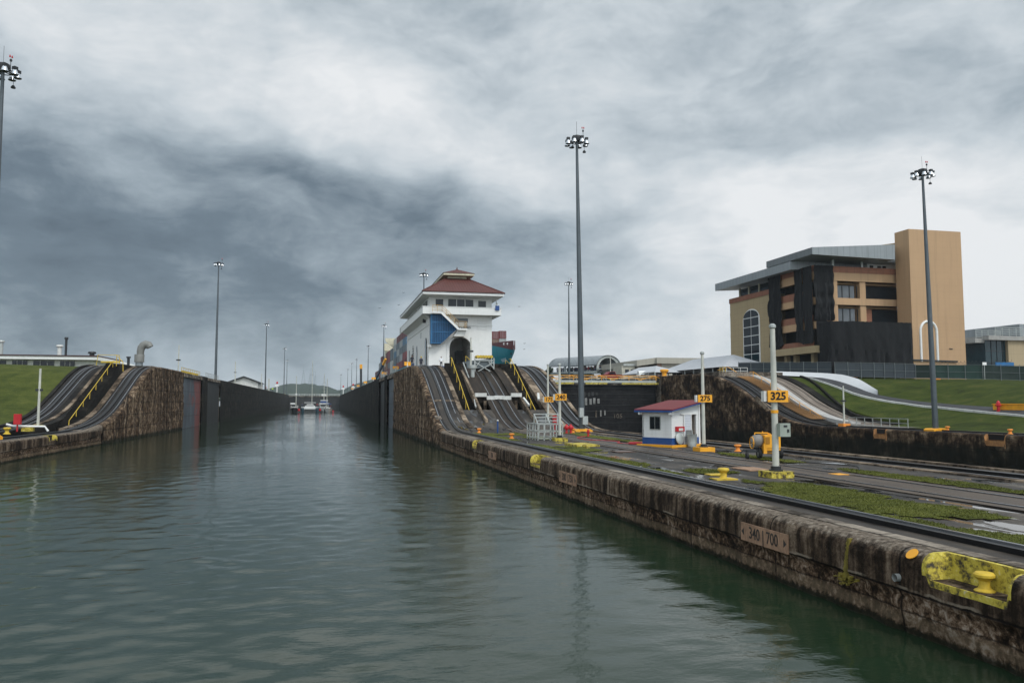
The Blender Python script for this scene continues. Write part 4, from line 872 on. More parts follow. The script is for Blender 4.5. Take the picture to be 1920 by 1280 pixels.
for z0, z1 in ((23.12, 24.5), (18.8, 20.0), (14.35, 15.4)): MB().box(84.62, 84.74, 125.0, 138.0, z0, z1).build('balustrade', M_brk, ob)
for z0, z1 in ((23.12, 26.2), (18.8, 21.9), (14.3, 17.5)):
    mb = MB(); mb.box(88.4, 89.5, 124.6, 126.4, z0, z1); mb.build('pier', M_tanw, ob); mb = MB(); mb.box(94.2, 95.4, 124.7, 126.4, z0, z1); mb.build('pier', M_tanw, ob)
    mb = MB(); mb.box(89.5, 104.0, 126.3, 127.3, z1 - .35, z1); mb.build('lintel', M_tanw, ob)
for z0, z1 in ((23.15, 25.5), (18.85, 21.3)):
    f = MB(); f.box(89.5, 93.5, 125.4, 125.5, z0, z1); fo = f.build('window', M_glassl, ob); m2 = MB()
    for xx in (89.45, 91.0, 92.5, 94.0): m2.box(xx - .07, xx + .07, 125.3, 125.42, z0, z1)
    m2.build('mullion', M_dk, fo)
    MB().box(95.4, 104.0, 126.0, 126.1, z0, z1).build('window', M_glass, ob)
MB().box(95.6, 97.2, 125.6, 125.9, 18.85, 21.4).build('terracotta_screen', M_brk, ob)
for xx in (88.9, 94.9): MB().box(xx, xx + .35, 125.0, 125.35, 28.8, 31.0).build('column', M_galv, ob)
mb = MB(); mb.box(97.3, 104.0, 126.5, 127.5, 27.7, 30.3); b_ = mb.build('plant_room', M_hw, ob); mb = MB(); 
for xx in (97.8, 99.4, 100.5): MB().box(xx, xx + .7, 126.4, 126.5, 29.1, 29.6).build('vent', M_dk, b_)
mb = MB()
for xx, yv in ((84.9, 125.5), (84.9, 131), (84.9, 134), (88, 124.9), (92, 124.9)): mb.box(xx, xx + .8, yv, yv + .8, 8.5, 13.3)
mb.build('ground_floor_pier', M_tanw2, ob)
# stair tower
mb = MB(); mb.box(101.0, 112.0, 120.0, 123.6, 8.0, 35.25); mb.build('stair_tower', M_tanw, ob)
mb = MB(); mb.tube([(102.6, 119.95, 11.6)] + [(104.3 - 1.7 * math.cos(a), 119.95, 17.0 + 1.8 * math.sin(a)) for a in [math.pi * i / 12 for i in range(13)]] + [(106.0, 119.95, 11.6)], .22, 8); mb.build('arch_moulding', M_white, ob)
mb = MB(); mb.bar((108.5, 119.9, 14.0), (109.2, 119.9, 13.95), .1); mb.bar((98.5, 119.8, 11.9), (110, 119.8, 11.7), .18, .25); mb.build('cable_tray', M_dk, ob)
# arched window on the sand wall
ya, yb2, zs = 142.6, 149.0, 21.2
pts = [(ya, 10.5), (ya, zs)] + [((ya + yb2) / 2 - (yb2 - ya) / 2 * math.cos(a), zs + 2.2 * math.sin(a)) for a in [math.pi * i / 14 for i in range(1, 14)]] + [(yb2, zs), (yb2, 10.5)]
fo = MB().prism(pts, 0, 84.46, 84.58).build('arched_window', M_white, ob)
ym = (ya + yb2) / 2
def pane(y0, y1, z0, z1): return MB().box(84.40, 84.45, y0, y1, z0, z1).build('pane', M_glass, fo)
for zz in range(6):
    z0 = 10.6 + zz * 1.85
    for y0, y1 in ((ya + .3, ym - .12), (ym + .12, yb2 - .3)): pane(y0, y1, z0, z0 + 1.68)
for sgn in (-1, 1):
    q = [(ym + sgn * .12, zs + .5)] + [(ym + sgn * max(.12, (yb2 - ya - .6) / 2 * math.cos(a)), zs + .5 + 1.45 * math.sin(a)) for a in [math.pi / 2 * i / 7 for i in range(8)]]
    MB().prism(q, 0, 84.40, 84.45).build('pane', M_glass, fo)
for zz in (13.5, 18.2, 22.8): MB().box(85.0, 86.4, 154.55, 155.3, zz, zz + .7).build('air_conditioner', M_galv, ob)
# black netting sheets with folds
def net(pts_top, zt_, zb_fn, label, wob=.12, n=26, bulge=.0):
    rows = []
    P = [Vector(p) for p in pts_top]; L = [0]
    for a, b in zip(P, P[1:]): L.append(L[-1] + (b - a).length)
    NZ = 22
    for i in range(n + 1):
        s_ = L[-1] * i / n; k = max(j for j in range(len(L)) if L[j] <= s_ + 1e-6); k = min(k, len(P) - 2); u = (s_ - L[k]) / (L[k + 1] - L[k]); p = P[k].lerp(P[k + 1], u); dr = (P[k + 1] - P[k]).normalized(); nr = Vector((dr.y, -dr.x))
        zb_ = zb_fn(i / n); row = []
        for j in range(NZ + 1):
            v = j / NZ; z = zt_ + (zb_ - zt_) * v
            o = 1.7 * wob * (mn.noise(Vector((s_ * 1.1, z * .25, zt_))) + .6 * mn.noise(Vector((s_ * 2.6, z * .8, 5)))) * (.35 + v) + bulge * abs(math.sin(z * 1.35))
            q = p + nr * (o + .15); row.append((q.x, q.y, z + .1 * mn.noise(Vector((s_ * 2, 0, z)))))
        rows.append(row)
    mb = MB(); mb.grid(rows); 
    return tag(mb.build('shade_netting', M_net, smooth=True), label, 'netting', 'black netting on the tan building')
net([(84.3, 138.6), (84.3, 134.3)], 28.7, lambda u: 15.4 - 1.0 * math.sin(u * 3) , 'leftmost narrow strip of black netting hanging beside the sand wall', .35)
net([(84.3, 129.8), (84.3, 127.2)], 28.7, lambda u: 15.6 - .8 * u, 'black netting strip hanging left of the building corner', .2)
net([(84.3, 127.1), (84.3, 124.3)], 28.75, lambda u: 14.9, 'smooth black netting strip just at the building corner', .12)
net([(84.35, 124.2), (88.3, 124.2)], 28.75, lambda u: 18.9, 'black netting ballooning over the front corner of the balconies', .3, bulge=.25)
net([(84.5, 123.9), (86.7, 123.9)], 18.8, lambda u: 14.8, 'short black netting flap below the front corner', .2)
net([(84.3, 123.0), (84.35, 119.7), (88.0, 119.0), (99.9, 119.0), (99.9, 120)], 18.3, lambda u: 9.0, 'big boxy black netting screen in front of the tower', .25, n=60)

# ================================================================== green slope furniture
def on(x, y, dz=0): return (x, y, ZTR(x, y) + dz)
M_asph = bed_mat('asphalt_path', (.035, .036, .038), (.055, .056, .060), (.085, .085, .09), (.6, .85))
up_e = [(79.2, 117.8), (79.6, 110), (79.5, 103.5), (80.6, 97.4), (80.9, 91.7), (79.6, 83), (78.8, 76.3), (77.5, 66), (76, 40)]
lo_e = [(76.8, 117.6), (76.6, 111.5), (77.4, 104.9), (79.2, 96.2), (79.2, 90), (77.4, 81), (75.9, 73.5), (74.5, 64), (73, 40)]
def fine(P, n=6): return [(a[0] + (b[0] - a[0]) * i / n, a[1] + (b[1] - a[1]) * i / n) for a, b in zip(P, P[1:]) for i in range(n)] + [P[-1]]
U, Lo = fine(up_e), fine(lo_e)
mb = MB(); mb.grid([[on(a[0] + (b[0] - a[0]) * k / 4, a[1] + (b[1] - a[1]) * k / 4, .14) for k in range(5)] for a, b in zip(U, Lo)]); tag(mb.build('path', M_asph, smooth=True), kind='structure')
mb = MB(); mb.grid([[on(b[0], b[1], -.1), on(b[0], b[1], .22), on(b[0] - .13, b[1] - .05, .22), on(b[0] - .13, b[1] - .05, -.2)] for b in Lo]); tag(mb.build('kerb', M_whited), kind='structure')
fin_w = thing('retaining_wall', (79, 110, 8), 'low white curved concrete apron running down the green slope', 'retaining wall')
fp = [(72.5, 119.5), (76.5, 119.5), (80.8, 117.5), (82.2, 114.2), (81.6, 109), (80.3, 104.2), (79.8, 102.4)]; fl = [(72.4, 118.6), (76.0, 116.8), (78.9, 114.6), (79.4, 111.5), (79.5, 107.6), (79.5, 104), (79.6, 102.2)]
mb = MB(); mb.grid([[on(b[0], b[1], .16), on(b[0] * .5 + a[0] * .5, b[1] * .5 + a[1] * .5, .62), on(a[0], a[1], .75), on(a[0] + .4, a[1] + .2, -.3)] for a, b in zip(fine(fp), fine(fl))]); mb.build('apron', paint('white_concrete', (.50, .51, .52), .7, dirt=.15, var=.06), fin_w, smooth=True)
cb = fine([(76.8, 117.3), (74.5, 109), (73.4, 104.5), (72.6, 101), (71.6, 97), (71.3, 93)])
mb = MB(); mb.grid([[on(b[0], b[1], -.1), on(b[0], b[1], .30), on(b[0] - .35, b[1] - .05, .30), on(b[0] - .35, b[1] - .05, -.1)] for b in cb]); tag(mb.build('drain_kerb', M_blackc), 'dark drain kerb curving down the slope beside the pale ramp', 'kerb')
def ground_box(name, x, y, sx, sy, h, mt, label, cat, rz=0):
    g = thing(name, (x, y, ZTR(x, y)), label, cat); m2 = MB(); m2.box(-sx / 2, sx / 2, -sy / 2, sy / 2, -.1, h); m2.box(-sx / 2 - .08, sx / 2 + .08, -sy / 2 - .08, sy / 2 + .08, h * .85, h * .95); o = m2.build('block', mt); o.parent = g; g.rotation_euler.z = rz; return g
ground_box('marker_block', 78.6, 77.6, 1.0, 4.6, .75, M_yelor, 'long low yellow block behind the red hydrant on the slope path', 'block', .0)
ground_box('marker_block', 91.0, 124.5, 3.6, .6, .35, M_or, 'orange slab lying on the grass in front of the netted building', 'block')
ground_box('marker_block', 100.5, 114.5, 1.6, .6, .3, M_or, 'small orange slab on the grass below the fence beside the tower', 'block')
# fences along the crest
M_fnet = sheet('dark_fence_cloth', (.030, .040, .048), .6, (1, 1, 1), .3, .8, [(2, .55, .03, .4)], .2); M_fgr = sheet('green_fence_cloth', (.020, .048, .038), .6, (1, 1, 1), .3, .8)
def fence(pts, h, mt, label, ps=2.6, posts=paint('dull_fence_steel', (.16, .18, .18), .5, .3), seethru=False):
    g = thing('fence', (*pts[0][:2], pts[0][2]), label, 'fence', 'fences along the top of the green slope')
    for a, b in zip(pts, pts[1:]):
        a, b = Vector(a), Vector(b); n = max(1, round((b - a).length / ps))
        if mt is not None: MB().grid([[a + Vector((0, 0, .1)), b + Vector((0, 0, .1))], [a + Vector((0, 0, h * .96)), b + Vector((0, 0, h * .96))]]).build('fence_cloth', mt, g)
        for i in range(n + (b is Vector(pts[-1]))):
            p = a.lerp(b, i / n); MB().tube([p + Vector((-.06, -.08, -.4)), p + Vector((-.06, -.08, h + .1))], .05, 6).build('post', posts, g)
        mb = MB()
        for q in ((h, h * .5, .1) if not seethru else (h, h * .8, h * .6, h * .4, h * .2)): mb.bar(a + Vector((-.05, -.06, q)), b + Vector((-.05, -.06, q)), .045)
        mb.build('rail', posts, g)
    return g
fence([(74.0, 132.5, 9.3), (79.5, 124.5, 9.0), (83.8, 118.9, 8.75)], 2.5, M_fnet, 'dark cloth fence, left stretch below the sand wall', 2.2)
fence([(83.8, 118.0, 8.7), (90, 116.2, 8.6), (96.7, 114.5, 8.4)], 2.45, M_fnet, 'dark cloth fence with pale posts in front of the black netting', 1.9)
fence([(96.7, 114.5, 8.4), (98.3, 112.8, 8.35)], 2.4, sheet('dark_green_cloth', (.008, .02, .015), .6, (1, 1, 1), .3, .8), 'short near black green panel of the fence by the tower', 1.6)
fence([(98.3, 112.8, 8.35), (103.5, 107.6, 8.1)], 2.4, M_fgr, 'green cloth fence below the stair tower', 2.4)
fence([(103.5, 107.6, 8.1), (107, 104, 7.85), (111, 97.5, 7.6)], 2.4, sheet('thin_green_mesh', (.03, .045, .038), .6, (1, 1, 1), .3, .9), 'green mesh fence at the right end of the slope crest', 2.6)
mb = MB(); mb.tube([(98.2 + .055 * i + .12 * math.cos(i * .9), 112.9 - .055 * i, 11.0 + .22 * math.sin(i * .9)) for i in range(150)], .02, 4); tag(mb.build('razor_wire', M_dk), 'coil of razor wire along the top of the green fence', 'razor wire')

# ================================================================== far right building
M_sand2 = sheet('ochre_render', (.36, .28, .17), .3, (1, 1, 1), .1, .8, [(2, 3.2, .04, .3)], .1); M_greyc = paint('grey_band', (.30, .29, .27), .7, dirt=.15)
fb = thing('office_building', (165, 150, 9), 'ochre building with dark glass corner and roof railings at the right edge', 'building')
MB().box(159.0, 200, 157.4, 190, 8.0, 19.2).build('wall', M_sand2, fb); MB().box(152.8, 200, 156.6, 190, 19.2, 20.2).build('roof_band', M_greyc, fb); MB().box(150.5, 158, 158.3, 190, 18.6, 19.6).build('lower_roof_band', M_greyc, fb)
MB().box(153.2, 159.0, 158.2, 186, 8.2, 19.2).build('glass_corner', M_glass2, fb)
mb = MB()
for xx in (154.8, 156.4, 158): mb.box(xx, xx + .12, 158.08, 158.2, 8.2, 19.2)
for zz in (11, 13.8, 16.6): mb.box(153.2, 159, 158.06, 158.2, zz, zz + .15)
mb.build('mullion', M_dk, fb)
mb = MB(); rail_run(mb, [(151, 158.5, 19.6), (158, 158.5, 19.6)], 2.0, 1.9, .10, 3); rail_run(mb, [(155, 156.9, 20.2), (163, 156.9, 20.2)], 2.0, 2.2, .10, 3); mb.build('roof_railing', M_galv, fb)
MB().box(163.2, 200, 158, 175, 20.2, 23.3).build('plant_room', M_fas, fb)
# signboard below it
g = thing('signboard', (130, 138, 9), 'blue lettered roof sign on the low shed behind the mesh fence', 'sign'); MB().box(136, 146, 140, 144, 9, 12.0).build('shed', M_whited, g)
MB().box(138, 142.5, 139.8, 140.1, 12.0, 12.9).build('sign_panel', M_blue2, g)
def road_sign(x, y, z): 
    g = thing('road_sign', (x, y, z), 'small white notice on a grey post at the mesh fence', 'sign'); MB().tube([(x, y, z), (x, y, z + 2.7)], .05, 6).build('post', M_galv, g); MB().box(x - .38, x + .38, y - .06, y - .02, z + 2.3, z + 2.75).build('board', M_white, g)
road_sign(103.2, 106.9, 8.1)

# ================================================================== marquee, hall, viewing stand
mt_ = sheet('marquee_fabric', (.44, .45, .47), .25, (1, 1, 1), .12, .6, [(1, 2.4, .05, .25)], .15)
tent = thing('marquee', (74, 142, 9.3), 'long pale grey marquee with hipped fabric roof left of the tan building', 'tent')
ez_, pz = 11.0, 13.6; mb = MB(); c1, c2, c3, c4 = (71.5, 133.5, ez_), (82.5, 133.5, ez_), (82.5, 163, ez_), (71.5, 163, ez_); p1, p2 = (77, 139.5, pz), (77, 157, pz)
mb.quad(c1, c2, p1); mb.quad(c2, c3, p2, p1); mb.quad(c3, c4, p2); mb.quad(c4, c1, p1, p2); mb.build('canopy', mt_, tent)
mb = MB(); mb.box(72.0, 82.2, 134, 134.2, 9.3, ez_ - .05); mb.box(82.0, 82.2, 134.2, 162, 9.3, ez_ - .05); mb.build('side_curtain', sheet('navy_curtain', (.016, .022, .032), .6, (1, 1, 1), .3, .8), tent)
for yv in (134, 138, 142, 146, 150, 154, 158, 162): MB().bar((71.7, yv, 9.2), (71.7, yv, ez_), .14).build('post', M_galv, tent)
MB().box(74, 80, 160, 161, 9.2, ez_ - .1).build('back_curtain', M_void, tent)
tb = thing('marquee', (66, 160, 9.3), 'smaller pale marquee roof behind the yellow capstan', 'tent')
mb = MB(); a, b, c, d_ = (66, 152, 10.6), (72.5, 152, 10.6), (72.5, 172, 10.6), (66, 172, 10.6); p1, p2 = (69, 158, 12.2), (69, 168, 12.2); mb.quad(a, b, p1); mb.quad(b, c, p2, p1); mb.quad(c, d_, p2); mb.quad(d_, a, p1, p2); mb.build('canopy', mt_, tb)
for xx, yy_ in ((66.2, 152.2), (66.2, 158), (66.2, 164), (72.3, 152.2)): MB().bar((xx, yy_, 9.2), (xx, yy_, 10.6), .12).build('post', M_galv, tb)
hall = thing('hall', (92, 220, 9.3), 'low beige hall with flat roof and brown pillar behind the marquee', 'building')
M_bei = sheet('beige_cladding', (.34, .32, .27), .2, (1, 1, 1), .08, .8, [(2, 1.6, .03, .3)], .1); M_bri = sheet('brown_blockwork', (.17, .15, .125), .4, (1, 1, 1), .12, .85, [(2, .8, .04, .4)], .1)
MB().box(93.5, 125, 213.6, 250, 8.5, 15.6).build('wall', M_bei, hall); MB().box(87.5, 93.5, 214, 250, 8.5, 14.8).build('side_wing', M_bri, hall); MB().box(93.0, 126, 212.6, 251, 15.6, 17.3).build('roof_band', M_bei, hall)
mb = MB(); mb.prism([(87.2, 14.8), (93.0, 15.6), (93.0, 17.3), (87.2, 16.5)], 1, 213.4, 251); mb.build('roof_band', M_bei, hall)
MB().box(93.2, 94.6, 212.9, 214, 8.5, 15.6).build('pillar', paint('brown_brick', (.12, .07, .05), .8), hall); MB().box(104, 105.4, 212.9, 213.6, 8.5, 15.6).build('pillar', MATS['brown_brick'], hall)
hut = thing('hut', (84, 216, 9.3), 'small cream flat roofed hut with dark windows between the hall and the viewing stand', 'building')
MB().box(83.2, 87.2, 215, 222, 8.5, 15.0).build('wall', paint('cream_wall', (.42, .40, .33), .7, dirt=.3), hut)
for xx in (84.2, 85.9): fo = MB().box(xx, xx + 1.1, 214.88, 215, 12.2, 13.9).build('window', M_dk, hut); MB().box(xx + .1, xx + 1.0, 214.82, 214.87, 12.3, 13.8).build('pane', M_glass, fo)
MB().box(83.6, 87.2, 214.6, 215, 14.9, 15.5).build('roof_edge', M_galv, hut)
# grandstand
gs = thing('viewing_stand', (85, 247, 9.3), 'grey steel viewing stand under a curved roof, crowded with people', 'grandstand')
def ring(cx, cy, cz, r, a0, a1, w, mb, n=18, dep=.5, ux=(1, 0)):
    rows = []
    for i in range(n + 1):
        a = a0 + (a1 - a0) * i / n; rows.append([(cx + ux[0] * math.cos(a) * rr, cy + ux[1] * math.cos(a) * rr + e, cz + math.sin(a) * rr) for rr, e in ((r, 0), (r, dep), (r - w, dep), (r - w, 0))])
    mb.grid(rows, closed=True)
# tunnel axis runs back to the left; portal rings face the canal
ax0, ax1 = Vector((89.6, 243.5, 0)), Vector((78.8, 262, 0))
NR = 4
for i in range(NR):
    p = ax0.lerp(ax1, i / (NR - 1)); mb = MB(); r_ = 3.9
    ring(p.x, p.y, 15.6, r_ + .1, R(-52), R(232), .75, mb); mb.build('ring_truss', M_galv if i == 0 else M_grey, gs)
rows = []
for i in range(13):
    a = R(18) + (R(165) - R(18)) * i / 12; e = 1.06; rows.append([(ax0.x + 4.1 * math.cos(a) * e, ax0.y - .5, 15.6 + 4.1 * math.sin(a)), (ax1.x + 4.1 * math.cos(a), ax1.y + 1, 15.6 + 4.1 * math.sin(a))])
mb = MB(); mb.grid(rows); b_ = len(mb.v); rows2 = [[(p[0], p[1], p[2] - .2) for p in r] for r in rows]; mb.grid(rows2); mb.build('curved_roof', M_fas, gs, smooth=True)
mb = MB(); mb.prism([(ax0.x - 3.7, ax0.y), (ax0.x + 3.3, ax0.y), (ax1.x + 3.5, ax1.y), (ax1.x - 3.5, ax1.y)], 2, 14.05, 14.5); mb.build('deck', M_grey, gs)
mb = MB(); mb.bar((ax0.x + 3.2, ax0.y - .6, 16.0), (ax0.x + .0, ax0.y - 1.2, 9.6), .4, .6); mb.bar((ax0.x + 4.3, ax0.y - .6, 16), (ax0.x + 2.2, ax0.y - 1.2, 9.6), .35, .5); mb.build('stair', M_grey, gs)
mb = MB(); mb.bar((ax0.x - 3.8, ax0.y - .4, 15.2), (ax0.x + 3.2, ax0.y - .4, 15.2), .3); mb.bar((ax0.x - 4, ax0.y, 14.2), (ax1.x - 3.6, ax1.y, 14.2), .7, .9); mb.build('beam', M_galv, gs)
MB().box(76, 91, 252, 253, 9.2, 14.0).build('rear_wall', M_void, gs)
cr = MB(); skin = []
CC = [(.30, .05, .05), (.05, .06, .10), (.35, .33, .30), (.04, .12, .10), (.30, .20, .05), (.10, .10, .12), (.45, .45, .45), (.12, .04, .06)]
CMs = [paint('crowd_clothes_%s' % 'abcdefgh'[i], c, .8, dirt=0) for i, c in enumerate(CC)] + [paint('crowd_skin', (.25, .14, .09), .7, dirt=0)]
def mini(mb, x, y, z, h, k):
    mb.k = 1 if k % 2 else 5; 
    for s_ in (-.1, .1): mb.cyl((x + s_, y, z), (x + s_, y, z + h * .48), .07, .09, 5)
    mb.k = k; mb.tube([(x, y, z + h * .45), (x, y, z + h * .62), (x, y, z + h * .80), (x, y, z + h * .85)], [.16, .17, .21, .08], 6)
    for s_ in (-1, 1): mb.cyl((x + s_ * .22, y, z + h * .80), (x + s_ * .27, y - .08, z + h * .50), .06, .045, 5)
    mb.k = 8; mb.lathe([(.05, 0), (.10, .06), (.11, .15), (.07, .23)], (x, y, z + h * .86), 6)
for i in range(150):
    u = random.random(); p = ax0.lerp(ax1, u ** 1.3); o_ = random.uniform(-3.3, 2.6); mini(cr, p.x + o_ * .98, p.y + random.uniform(-.3, .3), 14.55, random.uniform(1.5, 1.8), random.randrange(8))
for i in range(60): mini(cr, random.uniform(77, 92), random.uniform(241, 246), 9.3, random.uniform(1.5, 1.8), random.randrange(8))
for i in range(18): u = random.random(); mini(cr, ax0.x + 3.2 - 3 * u + .4, ax0.y - .9, 15.3 - 5.8 * u, 1.65, random.randrange(8))
tag(cr.build('crowd', CMs), 'dense crowd of visitors standing on and below the curved viewing stand', 'crowd', kind='stuff')

# ================================================================== high light masts
def make_mast():
    g = thing('light_mast', (0, 0, 0), 'x', 'light mast', 'tall light masts along the locks')
    MB().tube([(0, 0, 0), (0, 0, 10), (0, 0, 20), (0, 0, 27.8)], [.31, .26, .19, .12], 14).build('pole', M_mast, g, smooth=True)
    mb = MB(); mb.lathe([(.14, 27.55), (.45, 27.7), (.52, 27.95), (.46, 28.15), (.2, 28.25)], n=18); mb.build('winch_hood', M_dk, g, smooth=True)
    mb = MB(); mb.tube([(.70 * math.cos(a), .70 * math.sin(a), 27.6) for a in [2 * math.pi * k / 16 for k in range(17)]], .04, 5, caps=False)
    for k in range(4): a = math.pi * k / 4; mb.bar((-.8 * math.cos(a), -.8 * math.sin(a), 27.6), (.8 * math.cos(a), .8 * math.sin(a), 27.6), .05)
    mb.build('lamp_ring', M_dk, g)
    for k in range(8):
        a = 2 * math.pi * (k + .3) / 8; x, y = .98 * math.cos(a), .98 * math.sin(a)
        l = MB().lathe([(.10, .36), (.15, .32), (.19, .18), (.27, .0), (.28, -.04)], (x, y, 27.35), 12).build('lamp', M_lamp, g, smooth=True)
        MB().lathe([(.25, -.06), (.265, -.045)], (x, y, 27.35), 12).build('lamp_glass', M_dk, l); MB().box(x - .15, x + .15, y - .15, y + .15, 27.70, 27.92).build('ballast_box', M_dk, l)
    mb = MB(); mb.tube([(.72, .15, 27.6), (.72, .15, 28.7)], .025, 5); mb.lathe([(.08, 28.7), (.10, 28.82), (.04, 28.9)], (.72, .15, 0), 8); mb.build('beacon_stem', M_dk, g)
    for sx in (-.09, .09): MB().lathe([(.05, 0), (.06, .08), (.03, .18)], (.72 + sx, .15, 29.0), 8).build('beacon', M_red, g)
    MB().tube([(0, 0, 28.2), (0, 0, 29.6)], .015, 4).build('lightning_rod', M_dk, g)
    mb = MB(); mb.tube([(.66, -.3, 27.6), (.66, -.3, 26.7)], .02, 4); mb.lathe([(.16, 0), (.18, .06), (.08, .22)], (.66, -.3, 26.5), 10); mb.build('pendant_lamp', M_dk, g)
    mb = MB(); mb.prism([(-.85, -.25), (.85, -.25), (.85, .10), (.62, .24), (-.62, .24), (-.85, .10)], 1, -.75, .75); mb.build('base', M_yelor, g)
    return g
mast0 = make_mast()
masts = [((24.4, 73.8, 1.62), 'nearest tall light mast with an orange base and meter box on the centre wall', 1.0, 2.9), ((62.3, 71.2, 1.5), 'tall light mast on the grass in front of the tan stair tower', .985, .2),
    ((-24.9, 68.2, 1.7), 'tall light mast cut by the left edge of the frame', 1.035, 1.0), ((64.9, 207, 9.2), 'distant tall mast just left of the viewing stand', 1.0, 0), ((24.47, 201.2, 9.2), 'tall mast whose lamp head rises left of the red roof', 1.0, .6),
    ((24.6, 341, 9.2), 'light mast in front of the container stacks left of the control house', 1.0, .4), ((25.0, 469, 9.2), 'light mast behind the orange crane truck', 1.0, 0), ((-24.6, 197.2, 9.3), 'largest light mast on the left wall', 1.0, 0),
    ((-23.7, 348, 9.3), 'second light mast along the left wall', 1.0, .5), ((-23.4, 503, 9.3), 'third light mast along the left wall, just left of a fainter one', 1.0, 0), ((-28, 646, 9.3), 'faint light mast farthest along the left wall', 1.0, 0),
    ((24.3, 618, 9.3), 'light mast third from the crane truck on the centre wall', 1.0, 0), ((23.0, 685, 9.3), 'light mast on the centre wall just right of the white hoist posts', 1.0, 0), ((23.2, 809, 9.3), 'small light mast between the two groups of boats and the hills', 1.0, 0), ((18.9, 919, 9.3), 'smallest and farthest light mast above the hill saddle', .95, 0)]
for i, (l, lab, sc_, rz) in enumerate(masts):
    if i == 0: mast0.location = l; mast0.rotation_euler.z = rz; mast0['label'] = lab; mast0.rotation_euler = (0, 0, 0); mast0.rotation_euler.y = -R(.68); mast0.scale = (1, 1, 1.035)
    else:
        q = copy_tree(mast0, l, rz, lab, sc_); q.rotation_euler = (0, -R(.75), 0) if i == 1 else (0, 0, rz)
mb = MB(); mb.box(23.95, 24.35, 73.05, 73.4, 3.0, 3.9); mb.box(24.25, 24.75, 73.0, 73.35, 2.3, 3.1); tag(mb.build('meter_box', M_galv), 'grey meter boxes strapped to the nearest light mast', 'meter box')
# ================================================================== distance poles with orange number boards
def number_pole(x, y, z, h, txt, zs, label, base=M_yelor, bw=1.28, bh=.62, r=.125, box=False, lab2=None, off=0.0, bs=.47):
    g = thing('distance_pole', (x, y, z), label, 'pole', 'pale poles with orange number boards on the centre wall'); a = math.atan2(x, y)
    MB().tube([(x, y, z + .25), (x, y, z + h * .5), (x, y, z + h)], [r, r * .92, r * .72], 12).build('pole', M_polec, g, smooth=True)
    MB().lathe([(.08, 0), (.13, .05), (.13, .14), (.06, .2)], (x, y, z + h), 10).build('cap', M_galv, g)
    mb = MB(); mb.box(x - bs, x + bs, y - bs, y + bs, z - .1, z + .22); mb.build('base', base, g)
    MB().lathe([(.26, .22), (.26, .28), (.19, .29), (.19, .40), (.14, .41)], (x, y, z), 14).build('flange', M_dk, g)
    if txt:
        Rm = Matrix.Translation((x, y, 0)) @ Matrix.Rotation(-R(13) * .6, 4, 'Z')
        o = MB().box(-bw * .42 + off, bw * .58 + off, -r - .09, -r - .03, zs, zs + bh).build('number_board', M_yelor, g); o.data.transform(Rm)
        t_ = text_mesh(txt, bh * .92, Rm @ facing((bw * .08 + off, -r - .10, zs + bh * .49)), M_char, 'lettering', o, sx=1.02, bold=.012)
        o2 = MB().box(-bw * .42 - .13 + off, -bw * .42 - .02 + off, -r - .02, r, zs + .02, zs + bh * .95).build('side_board', M_whited, g); o2.data.transform(Rm)
        MB().tube([(x, y, zs + bh * .3), (x, y, zs + bh * .3 + .05)], r + .05, 10).build('clamp', M_dk, g)
    if box:
        o = MB().box(-.02, .42, -r - .22, -r - .02, 4.1 - .50, 4.1).build('switch_box', paint('grey_green_box', (.30, .34, .29), .5, dirt=.15), g); Rm = Matrix.Translation((x + .02, y, -.48)); o.data.transform(Rm)
        q = MB().box(.14, .28, -r - .24, -r - .22, 3.96, 4.03).build('slot', M_dk, o); q.data.transform(Rm); q = MB().box(.28, .36, -r - .24, -r - .22, 3.76, 3.88).build('slot', M_dk, o); q.data.transform(Rm)
        MB().tube([(x, y, 4.0), (x, y, 4.12)], r + .012, 12, caps=False).build('band', M_yelor, g)
    return g
number_pole(16.75, 27.35, 1.6, 5.62, '325', 4.42, 'tall pale pole with orange 325 board and grey switch box on a worn yellow base', M_yworn, .80, .44, .125, True)
number_pole(21.6, 42.85, 1.6, 5.6, '275', 4.42, 'pale pole with orange 275 board beside the white booth', M_yelor, .84, .43, .11)
number_pole(17.0, 56.6, 1.6, 5.5, '240', 4.56, 'pale pole with orange 240 board behind the metal stair cage', M_yworn, .84, .48, .11)
number_pole(22.9, 80.5, 1.75, 6.5, '175', 4.45, 'thin pole with orange 175 board half hidden by the 240 board', M_yelor, .95, .55, .12)
def plain_pole(x, y, z, h, label, r=.09, gadget=.55, grp='slim instrument poles', base=None):
    g = thing('instrument_pole', (x, y, z), label, 'pole', grp); MB().tube([(x, y, z), (x, y, z + h)], [r, r * .75], 8).build('pole', M_polec, g)
    if gadget: mb = MB(); mb.box(x - .35, x + .30, y - .1, y + .1, z + h * gadget, z + h * gadget + .22); mb.build('instrument', M_dk, g)
    if base: MB().box(x - .5, x + .5, y - .5, y + .5, z - .1, z + .28).build('base', base, g)
    return g
plain_pole(62.5, 86.5, 1.55, 4.9, 'slim pale pole at the foot of the pale ramp on an orange base', .12, .6, base=M_or)
plain_pole(-28.1, 90.0, 1.85, 6.0, 'white pole standing at the foot of the left ramp', .14, .62, base=M_yworn)
plain_pole(-23.2, 139.5, 9.4, 4.4, 'instrument pole on the crest of the left wall beside the yellow cleat', .10, .42)
plain_pole(-23.2, 226, 9.4, 6.0, 'thin instrument pole on the left wall between the first two masts', .14, .5)
plain_pole(-23.2, 320, 9.4, 6.0, 'faint thin pole on the left wall near the white shed roof', .14, 0)
plain_pole(-23.4, 366, 9.4, 5.5, 'dark short pole right of the second left mast', .35, 0)
plain_pole(17.6, 96.5, 8.4, 4.0, 'thin pale pole standing in front of the archway', .12, .55)
plain_pole(79, 213, 9.3, 8.4, 'thin pole right of the viewing stand', .16, 0)
